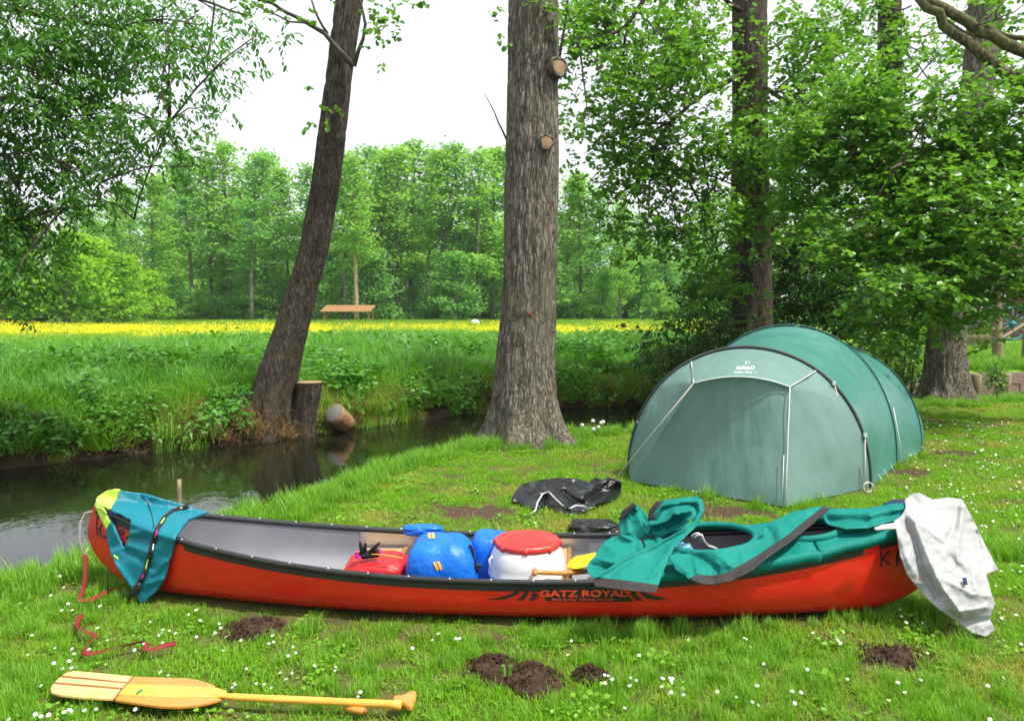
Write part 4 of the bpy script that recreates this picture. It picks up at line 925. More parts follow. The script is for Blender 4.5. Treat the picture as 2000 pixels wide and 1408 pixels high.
bag('sack_end', tuple(at(1130, 1000, 6.42)), (.085, .06, .045), MT['blackpvc'], tp, 15, wr=.012)
s2 = G(1155, 1034, .04); bag('dark_bag', (s2.x+.03, s2.y+.05, .045), (.19, .12, .055), MT['blackpvc'], None, 16, wr=.03, label='small black bag on the grass just behind the canoe', cat='bag')

# ================================================================== paddle on the lawn
paddle = thing('paddle', 'varnished yellow wooden paddle with striped blade lying on the lawn', 'paddle', G(450, 1360))
def woodm(name, c, c2): 
    m, t, b, o = newmat(name); b.inputs['Roughness'].default_value = .28; b.inputs['Coat Weight'].default_value = .4
    co = texco(t, scale=(1.2, 30, 30)); n = nd(t, 'ShaderNodeTexNoise', i_Scale=2.2, i_Detail=6.0); t.links.new(co, n.inputs['Vector'])
    r = ramp(t, n.outputs[0], [(.3, c), (.7, c2)]); t.links.new(r.outputs[0], b.inputs['Base Color']); return m
MT['w_pale'] = woodm('pale_wood', (.66, .42, .13), (.78, .55, .22)); MT['w_orange'] = woodm('orange_wood', (.46, .17, .02), (.60, .26, .04)); MT['w_yellow'] = woodm('yellow_wood', (.58, .28, .022), (.72, .41, .07)); MT['w_dark'] = woodm('dark_wood', (.20, .06, .02), (.30, .10, .035))
def lay(name, pts, mat, z=.045, h=.009, par=None): return MB().prism([G(x, y, z) for x, y in pts][::-1], h).build(name, mat, par or paddle, False)
lay('tip_plank', [(131, 1317), (143, 1313), (258, 1324), (249, 1335), (122, 1322)], MT['w_pale'])
lay('inlay', [(122, 1322), (249, 1335), (246, 1338), (117, 1326)], MT['w_dark'], h=.0092)
lay('tip_plank', [(117, 1326), (246, 1338), (238, 1346), (108, 1335)], MT['w_pale'])
lay('inlay', [(108, 1335), (238, 1346), (235, 1350), (104, 1339)], MT['w_dark'], h=.0092)
lay('tip_plank', [(104, 1339), (235, 1350), (221, 1368), (160, 1365), (118, 1360), (101, 1355), (99, 1348)], MT['w_pale'])
lay('inlay', [(99, 1348), (129, 1316), (133, 1314), (143, 1313), (131, 1317), (104, 1342), (99, 1350)], MT['w_dark'], h=.0085)
lay('inlay', [(258, 1324), (263, 1324.5), (226, 1370), (221, 1368)], MT['w_dark'], h=.0095)
lay('blade_plank', [(263, 1324.5), (367, 1328), (390, 1332), (412, 1339), (420, 1343), (420, 1346), (249, 1340)], MT['w_orange'])
lay('blade_plank', [(249, 1340), (420, 1346), (440, 1352), (445, 1362), (420, 1366), (345, 1366), (232, 1360)], MT['w_yellow'], h=.0105)
lay('blade_plank', [(232, 1360), (345, 1366), (420, 1366), (432, 1369), (405, 1377), (375, 1382), (349, 1384), (313, 1383), (226, 1370)], MT['w_orange'])
MT['leafgreen'] = plain('print_green', (.005, .20, .05), .5, .1, 30, 0)
lay('leaf_mark', [(264, 1355), (270, 1349), (278, 1344), (279, 1348), (273, 1353), (267, 1357)], MT['leafgreen'], z=.0555, h=.0012)
def gz(x, y, z): return G(x, y, z)
sh = [gz(405, 1357, .050), gz(430, 1359, .052), gz(460, 1360.5, .055), gz(520, 1363.5, .056), gz(620, 1368, .056), gz(720, 1372.5, .056), gz(765, 1375, .056), gz(785, 1376, .056)]
MB().tube(sh, [.004, .011, .0155, .0155, .0158, .016, .0175, .022], 14).build('shaft', MT['w_yellow'], paddle)
gp = MB().prism([gz(x, y, .040) for x, y in ((768, 1369.5), (786, 1368), (799, 1361), (808, 1359), (814, 1362), (813, 1372), (807, 1387), (800, 1391), (793, 1387), (784, 1381), (768, 1380))][::-1], .030).build('grip', MT['w_orange'], paddle)
md = gp.modifiers.new('round', 'BEVEL'); md.width = .011; md.segments = 4
pg = thing('wooden_peg', 'short orange wooden peg in the grass beside the paddle shaft', 'peg', G(705, 1388))
MB().tube([G(672, 1383, .03), G(690, 1385, .034), G(712, 1388, .034), G(716, 1388.5, .034)], [.008, .013, .015, .008], 10).build('peg_body', MT['w_orange'], pg)
MB().tube([G(712.5, 1388, .034), G(717.5, 1388.7, .034)], [.0152, .007], 10).build('rounded_end', MT['w_dark'], pg)

# ================================================================== trees
def interp_path(path, n):
    P = np.array(path, float); d = np.concatenate([[0], np.cumsum(np.abs(np.diff(P[:, 1]))+np.abs(np.diff(P[:, 0]))*.3)])
    u = np.linspace(0, d[-1], n); Q = np.stack([np.interp(u, d, P[:, i]) for i in range(P.shape[1])], -1)
    k = max(3, n//18)|1
    for i in range(Q.shape[1]):
        Q[:, i] = np.convolve(np.pad(Q[:, i], k//2, mode='reflect', reflect_type='odd'), np.ones(k)/k, 'valid')
    return Q
def trunk(name, path, Y, mat, parent, nth=150, nz=240, ridge=.018, lobes=5, flare=.30, fl_px=110, seed=1, kx=11, kz=2.2):
    """path rows: px, py, width px (base first)"""
    Q = interp_path(path, nz); base = Q[0, 1]; th = np.linspace(0, 2*math.pi, nth, endpoint=False)
    C = np.array([tuple(at(x, y, Y)) for x, y, w in Q]); Rr = Q[:, 2]/2/FPX*Y
    fl = np.exp(-((base-Q[:, 1])/fl_px)**1.2)
    lob = np.cos(lobes*th+1.3*seed)+.6*np.cos((lobes+3)*th+2.1*seed)+.4*np.cos((lobes*2+1)*th+seed)
    rad = Rr[:, None]*(1+flare*fl[:, None]*lob[None]*.5)
    big = (vnoise(np.stack([np.cos(th)[None]*1.3+0*C[:, 2:3], np.sin(th)[None]*1.3+0*C[:, 2:3], C[:, 2:3]*.9+0*th[None]], -1), seed)-.5)*.10*Rr[:, None]
    q = np.stack([np.cos(th)[None]*Rr[:, None]*kx, np.sin(th)[None]*Rr[:, None]*kx, C[:, 2:3]*kz+0*th[None]], -1)
    q[..., 2] += 1.3*(vnoise(q*.5+9, seed+3)-.5)
    n_ = fbm(q, 1, 3, seed); rid = np.abs(2*n_-1)
    rad = rad+big+ridge*(sstep(.0, .35, rid)-.8)
    P = np.stack([C[:, 0:1]+rad*np.cos(th)[None], C[:, 1:2]+rad*np.sin(th)[None], C[:, 2:3]+0*rad], -1)
    mb = MB(); mb.grid(P, True); mb.f.append(tuple((nz-1)*nth+j for j in range(nth)))
    return mb.build(name, mat, parent), C, Rr
def limb(mb, pts, r0, r1, k=7, wob=.03):
    P = np.array([tuple(p) for p in pts], float); d = np.concatenate([[0], np.cumsum(np.linalg.norm(np.diff(P, axis=0), axis=1))]); n = max(6, int(d[-1]/.18)); u = np.linspace(0, d[-1], n)
    C = np.stack([np.interp(u, d, P[:, i]) for i in range(3)], -1)
    for _ in range(4): C[1:-1] = (C[:-2]+2*C[1:-1]+C[2:])/4
    C[1:-1] += rng.normal(0, wob*.4, (n-2, 3))
    mb.tube(C, np.linspace(r0, r1, n), k); return C
def one_limb(par, pts, r0, r1, k=7, wob=.03):
    mb = MB(); limb(mb, pts, r0, r1, k, wob); mb.build('branch', MT['branch'], par)
def sprays(C, per, size, kind, twig, droop=.25, out=None):
    """C spray bases (n,3) -> leaf arrays"""
    n = len(C); d = randdir(n); d[:, 2] = d[:, 2]*.5-droop
    if out is not None: d = d+out*.6
    d /= np.linalg.norm(d, axis=1)[:, None]; L = twig*rng.uniform(.6, 1.3, n)
    up = np.tile([0, 0, 1.0], (n, 1)); sd = np.cross(d, up); sd /= np.linalg.norm(sd, axis=1)[:, None]+1e-6
    Ps, Ds, Ns, Ss, Rn = [], [], [], [], []
    q = rng.uniform(0, 1, n)
    for k in range(per):
        u = (k+.6)/per; sg = 1 if k % 2 else -1
        Ps.append(C+d*(L*u)[:, None]+rng.normal(0, .01, (n, 3))); ld = d*.55+sd*sg*.8*(1-.4*u)+rng.normal(0, .22, (n, 3)); ld[:, 2] -= droop*.9
        Ds.append(ld); nn = up+rng.normal(0, .38, (n, 3)); Ns.append(nn); Ss.append(size*rng.uniform(.6, 1.2, n)); Rn.append(np.clip(q*.6+rng.uniform(0, .4, n), 0, 1))
    return leaves(np.vstack(Ps), np.vstack(Ds), np.vstack(Ns), np.concatenate(Ss), kind, rn=np.concatenate(Rn))
def crown_from_blobs(name, blobs, Y0, Ysp, mat, parent, size, kind, nsub, nspr, per, twig, sig, attach, br_mat, droop=.25, br0=.035, shell=.5):
    """leaf clusters strung on branches that start at the attach points"""
    pts = []; bm_ = MB(); att = np.array([tuple(a) for a in attach])
    for (px, py, rp) in blobs:
        Yc = Y0+rng.uniform(-Ysp, Ysp); c = np.array(at(px, py, Yc)); rw = rp/FPX*Yc
        d_ = np.linalg.norm(att-c, axis=1); a = att[rng.choice(np.argsort(d_)[:4])]
        mid = a*.5+c*.5+np.array([0, 0, .12*np.linalg.norm(c-a)]); BC = limb(bm_, [a, mid, c], br0*(.5+.25*np.linalg.norm(c-a)/2), .006, 6)
        ns = max(2, int(nsub*(rp/70)**2))
        for _ in range(ns):
            u = randdir(1)[0]*rw*rng.uniform(.3, 1.0)**shell; u[1] *= 1.3; sc_ = c+u
            b0 = BC[int(len(BC)*rng.uniform(.35, .98))]; limb(bm_, [b0, b0*.4+sc_*.6+np.array([0, 0, .06]), sc_], .007, .0025, 4, .02)
            pts.append(sc_+rng.normal(0, sig, (nspr, 3))*np.array([1, 1, .6]))
    C = np.vstack(pts); V, Fq, q = sprays(C, per, size, kind, twig, droop)
    cr_ = obj(name, fast_mesh(name, V, Fq, q), mat, parent)
    bm_.build('branches', br_mat, parent)['kind'] = 'stuff'; return cr_

# --- big straight trunk on the lawn
T1 = thing('tree', 'tall straight grey-barked tree with pruned knots on the river edge of the lawn', 'tree', G(1033, 868))
Y1 = 10.0
tr1, C1, R1 = trunk('trunk', [(1036, 874, 205), (1034, 860, 190), (1029, 838, 162), (1027, 810, 142), (1025, 770, 126), (1026, 704, 116), (1034, 576, 106), (1040, 320, 103), (1041, 150, 99), (1041, 0, 95), (1042, -160, 92)], Y1, MT['bark'], T1, 170, 300, .020, 5, .26, 60, 2, 13, 2.6)
def stub(px, py, Y, dirv, r, ln, parent, facemat, name='branch_stub'):
    p = np.array(at(px, py, Y)); d = np.array(dirv, float); d /= np.linalg.norm(d)
    s_ = MB().tube([p-d*.12, p-d*.03, p+d*ln*.6, p+d*ln], [r*1.5, r*1.15, r*1.1, r], 18).build(name, MT['bark'], parent)
    MB().tube([p+d*(ln+.001), p+d*(ln+.008), p+d*(ln+.012)], [r*.86, r*.8, r*.05], 18).build('cut_face', facemat, s_, False)
    a = np.cross(d, [0, 0, 1.]); a /= np.linalg.norm(a); b_ = np.cross(d, a)
    MB().tube([p+d*(ln-.004)+(a*math.cos(w)+b_*math.sin(w))*r*(.98+.08*math.sin(3*w+px)) for w in np.linspace(0, 6.283, 25)], r*.22, 7, False).build('healed_rim', MT['bark'], s_); return s_
stub(1084, 135, Y1-.22, (.5, -.85, .05), .105, .09, T1, MT['cutwood'])
stub(1066, 279, Y1-.30, (.28, -.96, 0), .082, .04, T1, MT['cutwood'])
stub(1034, 612, Y1-.345, (0, -1, 0), .028, .012, T1, plain('rust_wood', (.25, .07, .025), .8, .3, 30, .2))
tw = MB(); limb(tw, [at(990, 275, Y1-.05), at(975, 240, Y1-.15), at(962, 205, Y1-.2), at(946, 182, Y1-.25)], .014, .004, 6, .02); tw.build('dead_twig', MT['branch'], T1); tw = MB(); limb(tw, [at(1092, 118, Y1-.2), at(1098, 70, Y1-.25), at(1112, 0, Y1-.3), at(1118, -60, Y1-.3)], .02, .012, 6, .01); tw.build('branch', MT['branch'], T1)

pt = np.vstack([np.array(at(x, y, Y1-.3))+rng.normal(0, .07, (n_, 3)) for x, y, n_ in ((980, 20, 3), (1060, 5, 6), (1080, 20, 4), (992, 65, 2), (1110, 12, 6), (820, 8, 3), (1122, 40, 4))])
V, Fq, q = sprays(pt, 6, .07, 'round', .16); obj('crown', fast_mesh('crown', V, Fq, q), MT['alder'], T1)

# --- leaning dark trunk on the far bank
Y2 = 12.45
T2 = thing('tree', 'dark leaning tree rooted in the far bank beside a sawn stump', 'tree', at(523, 862, Y2))
tr2, C2, R2 = trunk('trunk', [(524, 874, 112), (524, 862, 108), (524, 835, 104), (525, 812, 98), (540, 740, 80), (561, 668, 70), (592, 560, 58), (611, 497, 56), (637, 355, 55), (650, 249, 53), (663, 142, 49), (680, 20, 52), (692, -80, 52), (700, -160, 50)], Y2, MT['bark_dark'], T2, 130, 230, .018, 5, .62, 75, 5, 15, 2.6)
tb = MB()
roots = MB()
for (a, b_, r_) in () and (((490, 790), (462, 850), .10), ((520, 820), (505, 870), .11), ((545, 815), (548, 872), .12), ((560, 800), (585, 866), .09), ((500, 770), (455, 805), .08)):
    roots = MB(); limb(roots, [at(a[0], a[1], Y2-.12), at((a[0]+b_[0])/2, (a[1]+b_[1])/2-6, Y2-.22), at(b_[0], b_[1], Y2-.30)], r_*1.2, r_*.7, 12, .04); roots.build('root', MT['bark_dark'], T2)
one_limb(T2, [at(690, 130, Y2-.25), at(672, 95, Y2-.35), at(640, 66, Y2-.4), at(600, 45, Y2-.5), at(560, 22, Y2-.5), at(500, -5, Y2-.5), at(450, -20, Y2-.5)], .045, .014, 7); one_limb(T2, [at(640, 66, Y2-.4), at(612, 30, Y2-.6), at(605, -15, Y2-.6)], .022, .01, 6)
one_limb(T2, [at(692, 130, Y2-.25), at(712, 85, Y2-.3), at(724, 45, Y2-.4), at(715, 15, Y2-.4), at(690, -30, Y2-.4)], .035, .014, 7); one_limb(T2, [at(600, 45, Y2-.5), at(570, 50, Y2-.7), at(540, 30, Y2-.9), at(500, 12, Y2-1)], .018, .008, 6)

pt = np.vstack([np.array(at(x, y, Y2-.6))+rng.normal(0, .11, (n_, 3)) for x, y, n_ in ((520, 10, 8), (560, 15, 7), (480, 0, 10), (600, 10, 3), (622, 190, 2), (612, 225, 4), (735, 50, 7), (760, 30, 9), (745, 70, 4), (720, 10, 6), (700, 100, 2), (775, 50, 3), (640, 20, 2))])
V, Fq, q = sprays(pt, 6, .08, 'round', .18); obj('crown', fast_mesh('crown', V, Fq, q), MT['alder'], T2)

# --- sawn stump and a chunk of log beside it
ST = thing('tree_stump', 'sawn-off dark stump standing against the leaning tree', 'stump', at(594, 855, 12.45))
trunk('trunk', [(590, 862, 48), (592, 835, 42), (597, 800, 42), (602, 770, 47), (605, 746, 50)], 12.40, MT['bark_dark'], ST, 80, 60, .02, 4, .15, 60, 8)
p = at(605, 746, 12.40); MB().lathe([(.001, .008), (.10, .009), (.19, .007), (.197, .0)], p, 40).build('cut_top', MT['cutwood'], ST)
LG = thing('log', 'short cut log with a grey weathered end lying on the far bank', 'log', at(660, 835, 12.6))
a0 = np.array(at(652, 806, 12.55)); dv = np.array([-.35, -.62, .55]); dv /= np.linalg.norm(dv)
MT['logbark'] = plain('log_bark', (.25, .14, .065), .9, .4, 12, .7, 40, .02)
MB().tube([a0-dv*.42, a0-dv*.3, a0-dv*.1, a0], [.14, .16, .165, .17], 22).build('bark', MT['logbark'], LG)
MB().tube([a0, a0+dv*.006, a0+dv*.012], [.165, .16, .01], 22).build('cut_end', plain('weathered_wood', (.13, .125, .105), .9, .3, 30, .6, 60), LG)

# --- leafy tree on the far bank behind the tent
Y3 = 15.6
T3 = thing('tree', 'tall leafy tree rising behind the tent', 'tree', (at(1468, 700, Y3).x, Y3, tz(at(1468, 700, Y3).x, Y3)))
tr3, C3, R3 = trunk('trunk', [(1472, 770, 104), (1470, 700, 88), (1468, 600, 78), (1464, 300, 70), (1465, 100, 66), (1464, 0, 64), (1463, -140, 60)], Y3, MT['bark_dark'], T3, 90, 150, .016, 4, .2, 80, 7, 13, 2.4)
att = [C3[k] for k in (60, 75, 90, 105, 120, 135)]
big = MB()
L1 = limb(big, [at(1440, 150, Y3-.2), at(1380, 180, Y3-.8), at(1320, 225, Y3-1.2), at(1270, 300, Y3-1.5), at(1240, 320, Y3-1.6)], .055, .02, 8); L2 = limb(big, [at(1445, 20, Y3-.2), at(1370, -30, Y3-.8)], .05, .03, 8)
L3 = limb(big, [at(1268, -20, Y3-1.4), at(1225, 60, Y3-1.4), at(1180, 80, Y3-1.5), at(1125, 75, Y3-1.6)], .045, .015, 8); L4 = limb(big, [at(1225, 60, Y3-1.4), at(1215, 110, Y3-1.5), at(1218, 130, Y3-1.5)], .03, .01, 7)
L5 = limb(big, [at(1490, 170, Y3-.2), at(1540, 200, Y3-1), at(1560, 240, Y3-1.5), at(1640, 250, Y3-2)], .05, .02, 8); L6 = limb(big, [at(1440, 260, Y3-.2), at(1390, 265, Y3-.6), at(1330, 330, Y3-1)], .04, .015, 8)
limb(big, [at(1370, -30, Y3-.8), at(1268, -20, Y3-1.4)], .05, .045, 8)
big.build('limbs', MT['bark_dark'], T3)
att = [L[i] for L in (L1, L3, L5, L6) for i in range(2, len(L), 3)]+att
blobs3 = [(1130, 60, 60), (1200, 20, 75), (1280, 60, 85), (1180, 150, 62), (1250, 165, 75), (1335, 170, 80), (1150, 235, 50), (1215, 250, 65), (1300, 290, 85), (1140, 300, 30), (1230, 350, 60), (1310, 385, 75), (1185, 400, 34), (1150, 355, 24), (1380, 320, 70), (1385, 430, 60), (1370, 90, 70), (1345, 20, 70), (1250, 425, 45), (1330, 470, 50), (1420, 240, 50), (1480, 330, 55), (1420, 540, 60), (1550, 50, 60), (1600, 110, 60), (1560, 190, 75), (1640, 30, 60), (1650, 160, 70), (1560, 310, 80), (1110, 120, 34), (1125, 10, 50), (1520, 430, 70), (1260, 475, 26), (1210, 440, 26)]
crown_from_blobs('crown', blobs3, Y3-1.3, .8, MT['alder'], T3, .09, 'round', 14, 12, 6, .26, .25, att, MT['branch'], .2)

# --- alder with bright leaves on the lawn's right edge
Y4 = 14.3
T4 = thing('tree', 'broad alder with flared trunk and bright leaves at the right edge of the lawn', 'tree', G(1850, 787))
tr4, C4, R4 = trunk('trunk', [(1852, 794, 132), (1851, 786, 118), (1850, 770, 98), (1849, 745, 84), (1848, 700, 74), (1848, 640, 68), (1852, 560, 64), (1866, 450, 62), (1888, 300, 60), (1908, 180, 60), (1922, 60, 58), (1930, -60, 56), (1936, -160, 54)], Y4, MT['bark'], T4, 110, 200, .018, 5, .32, 45, 4, 13, 2.6)
big = MB()
K1 = limb(big, [at(1868, 440, Y4-.2), at(1800, 430, Y4-1.5), at(1740, 370, Y4-2.6), at(1700, 320, Y4-3), at(1650, 260, Y4-3)], .08, .025, 8); K2 = limb(big, [at(1860, 500, Y4-.2), at(1800, 460, Y4-1.2), at(1740, 360, Y4-2.2), at(1690, 230, Y4-2.8)], .06, .02, 8)
K3 = limb(big, [at(1880, 350, Y4-.2), at(1900, 400, Y4-2), at(1930, 430, Y4-3.2), at(1990, 470, Y4-4)], .06, .02, 8); K4 = limb(big, [at(1890, 300, Y4-.2), at(1850, 290, Y4-2), at(1800, 300, Y4-3.2), at(1740, 330, Y4-4)], .06, .02, 8)
K5 = limb(big, [at(1858, 480, Y4-.2), at(1830, 520, Y4-2), at(1790, 560, Y4-3.4), at(1740, 590, Y4-4.2)], .05, .015, 8)
big.build('limbs', MT['mossy'], T4)
att = [L[i] for L in (K1, K2, K3, K4, K5) for i in range(3, len(L), 3)]
blobs4 = [(1700, 250, 85), (1610, 255, 70), (1800, 290, 95), (1900, 310, 85), (1985, 290, 80), (1650, 350, 80), (1760, 390, 90), (1860, 420, 95), (1960, 430, 90), (1720, 470, 75), (1810, 510, 85), (1900, 520, 75), (1985, 535, 60), (1660, 480, 45), (1750, 570, 60), (1820, 585, 60), (1700, 620, 40), (1780, 630, 40), (1860, 600, 40), (1560, 250, 50), (1590, 360, 50), (1930, 580, 40), (1680, 190, 60), (1840, 200, 50), (2040, 380, 80), (2040, 200, 70), (1690, 680, 26), (1745, 660, 30)]
crown_from_blobs('crown', blobs4, Y4-3.4, .9, MT['alder_bright'], T4, .09, 'round', 15, 12, 6, .26, .26, att, MT['branch'], .1)

# --- mossy limbs reaching in from a tree beyond the right edge
T5 = thing('tree', 'mossy bare limbs of an old tree reaching in above the alder', 'tree', (at(2230, 860, 11.0).x, 11.0, 0))
lm = MB(); Y5 = 11.0; bx = at(2230, 860, Y5).x
limb(lm, [(bx, Y5, -.1), (bx, Y5, 1.5), (bx-.05, Y5, 3.2), (bx+.05, Y5, 5.2)], .34, .26, 16, .02); lm.build('trunk', MT['mossy'], T5)
for pth, r0, r1 in (([(2230, 260), (2120, 200), (2000, 163), (1930, 115), (1870, 68), (1825, 28), (1790, -10)], .11, .06), ([(2230, 160), (2090, 130), (2000, 105), (1940, 75), (1880, 35), (1830, 10), (1790, -15)], .10, .06), ([(2000, 105), (1960, 66), (1900, 62), (1860, 60), (1830, 45), (1815, 22)], .03, .02), ([(2000, 75), (1950, 62), (1905, 55)], .035, .02)):
    l_ = MB(); limb(l_, [at(x, y, Y5) for x, y in pth], r0, r1, 10, .05); l_.build('limb', MT['mossy'], T5)
l_ = MB()
for pth in ([(1905, 52), (1930, 30), (1960, 10), (1975, -10)], [(1945, 35), (1955, 5)], [(1905, 52), (1950, 38), (2000, 30)], [(1940, 40), (1990, 20), (2010, 5)], [(1780, 12), (1750, 20), (1715, 18), (1700, 5)]):
    l_ = MB(); limb(l_, [at(x, y, Y5-.1) for x, y in pth], .014, .005, 5, .03); l_.build('dead_twig', MT['branch'], T5)
pt = np.vstack([np.array(at(x, y, Y5+.4))+rng.normal(0, .2, (n_, 3)) for x, y, n_ in ((1960, 60, 14), (1990, 140, 14), (1940, 20, 10), (1880, 90, 6), (2000, 200, 16), (1985, 30, 12), (1930, 130, 8), (1850, 40, 8))])
V, Fq, q = sprays(pt, 6, .085, 'round', .2); obj('crown', fast_mesh('crown', V, Fq, q), MT['alder'], T5)

# --- ivy-clad trunk further back
Y6 = 20.5
T6 = thing('tree', 'ivy-clad trunk standing further back across the river', 'tree', (at(1738, 700, Y6).x, Y6, .3))
_, C6, _ = trunk('trunk', [(1736, 720, 60), (1737, 500, 50), (1738, 200, 44), (1738, 0, 42), (1738, -120, 40)], Y6, MT['bark_dark'], T6, 50, 60, .02, 4, .1, 60, 6)
pt = np.vstack([np.array(at(1738+rng.normal(0, 15), y, Y6-.35))[None]+rng.normal(0, .14, (9, 3)) for y in np.arange(-40, 640, 11)])
V, Fq, q = sprays(pt, 6, .10, 'round', .2); obj('ivy', fast_mesh('ivy', V, Fq, q), MT['alder_bright'], T6)
crown_from_blobs('crown', [(1700, 60, 60), (1780, 90, 60), (1760, 10, 60), (1840, 130, 60), (1690, 130, 50), (1620, 60, 60), (1900, 60, 70), (1980, 100, 70), (1960, 200, 60), (1870, 250, 60), (1550, 100, 60)], Y6, 1.0, MT['alder'], T6, .12, 'round', 6, 9, 6, .3, .25, [C6[i] for i in (35, 40, 45, 50, 55)], MT['branch'], .2)

# --- overhanging cherry-like foliage at the left
T7 = thing('tree', 'leafy tree with drooping narrow leaves overhanging the river at the left', 'tree', (-9.6, 11.6, tz(-9.6, 11.6)))
lm = MB(); limb(lm, [(-9.6, 11.6, -.1), (-9.5, 11.4, 1.6), (-9.3, 11.1, 3.4), (-9.1, 10.8, 6)], .30, .18, 14, .03); lm.build('trunk', MT['bark_dark'], T7)
big = MB(); Y7 = 8.8
root = [(-9.4, 11.2, 2.6), (-9.3, 11.0, 3.4), (-9.2, 10.9, 4.4)]
M1 = limb(big, [root[0], at(-120, 480, 9.4), at(60, 420, Y7), at(190, 400, Y7)], .07, .012, 7); M2 = limb(big, [root[1], at(-120, 200, 9.3), at(60, 190, Y7), at(200, 200, Y7), at(330, 240, Y7)], .07, .01, 7)
M3 = limb(big, [root[2], at(-120, 0, 9.3), at(100, 30, Y7), at(260, 60, Y7), at(400, 100, Y7)], .07, .01, 7); M4 = limb(big, [at(-100, 300, 9.2), at(60, 300, Y7-.3), at(180, 330, Y7-.3), at(225, 400, Y7-.3), at(262, 428, Y7-.3)], .016, .004, 6)
M5 = limb(big, [at(-120, -40, 9.3), at(120, -60, Y7), at(340, -20, Y7), at(480, 30, Y7)], .05, .01, 7)
big.build('limbs', MT['branch'], T7)
att = [L[i] for L in (M1, M2, M3, M4, M5) for i in range(6, len(L), 3)]
blobs7 = [(40, 30, 85), (130, 30, 85), (220, 40, 75), (310, 45, 62), (390, 50, 40), (455, 40, 28), (500, 70, 16), (60, 130, 95), (160, 140, 85), (250, 140, 65), (330, 140, 42), (405, 135, 22), (425, 150, 14), (330, 90, 40), (60, 240, 95), (150, 240, 75), (230, 230, 52), (310, 205, 30), (400, 208, 14), (330, 240, 16), (40, 340, 85), (130, 330, 65), (205, 305, 42), (262, 285, 24), (335, 285, 12), (225, 280, 20), (375, 325, 10), (50, 440, 75), (120, 420, 45), (180, 380, 24), (30, 530, 50), (90, 500, 38), (235, 350, 14), (-40, 100, 100), (-40, 300, 100), (-40, 480, 90), (10, 580, 30)]
crown_from_blobs('crown', blobs7, Y7, .7, MT['ash'], T7, .082, 'lance', 13, 8, 8, .31, .18, att, MT['branch'], .4, .02)

# --- shrubs behind and beside the tent
def shrub(label, px, blobs, Y, mat, size=.09, kind='ovate', nsub=10, Ysp=.8, stems=6, name='shrub'):
    b_ = at(px, 700, Y); z0 = tz(b_.x, Y); S_ = thing(name, label, 'shrub', (b_.x, Y, z0)); st = MB(); att = []
    for k in range(stems):
        tpx, tpy, _ = blobs[k % len(blobs)]; tp = at(tpx, tpy, Y)
        c_ = limb(st, [(b_.x+rng.normal(0, .4), Y+rng.normal(0, .2), z0-.05), ((b_.x+tp.x)/2, Y, (z0+tp.z)/2+.2), tp], .04, .012, 6); att += [c_[i] for i in range(2, len(c_), 3)]
    st.build('stems', MT['branch'], S_)
    crown_from_blobs('crown', blobs, Y, Ysp, mat, S_, size, kind, nsub*2, 10, 6, .24, .18, att, MT['branch'], .3, .02)
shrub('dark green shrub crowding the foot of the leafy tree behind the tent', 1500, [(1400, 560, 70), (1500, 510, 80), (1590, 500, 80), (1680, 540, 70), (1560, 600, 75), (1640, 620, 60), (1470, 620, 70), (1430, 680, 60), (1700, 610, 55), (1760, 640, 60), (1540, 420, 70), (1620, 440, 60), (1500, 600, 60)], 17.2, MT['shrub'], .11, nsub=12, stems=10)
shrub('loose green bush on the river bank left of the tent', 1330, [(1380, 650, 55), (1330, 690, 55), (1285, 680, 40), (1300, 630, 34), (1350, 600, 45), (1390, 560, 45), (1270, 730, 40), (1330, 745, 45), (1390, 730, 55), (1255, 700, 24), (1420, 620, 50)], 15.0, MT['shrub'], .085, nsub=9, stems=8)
shrub('low leafy bush between the tent and the alder trunk', 1760, [(1740, 690, 45), (1780, 700, 34), (1770, 650, 40), (1800, 660, 25), (1720, 650, 40), (1790, 740, 24), (1750, 740, 30)], 15.6, MT['alder'], .085, 'round', stems=6)

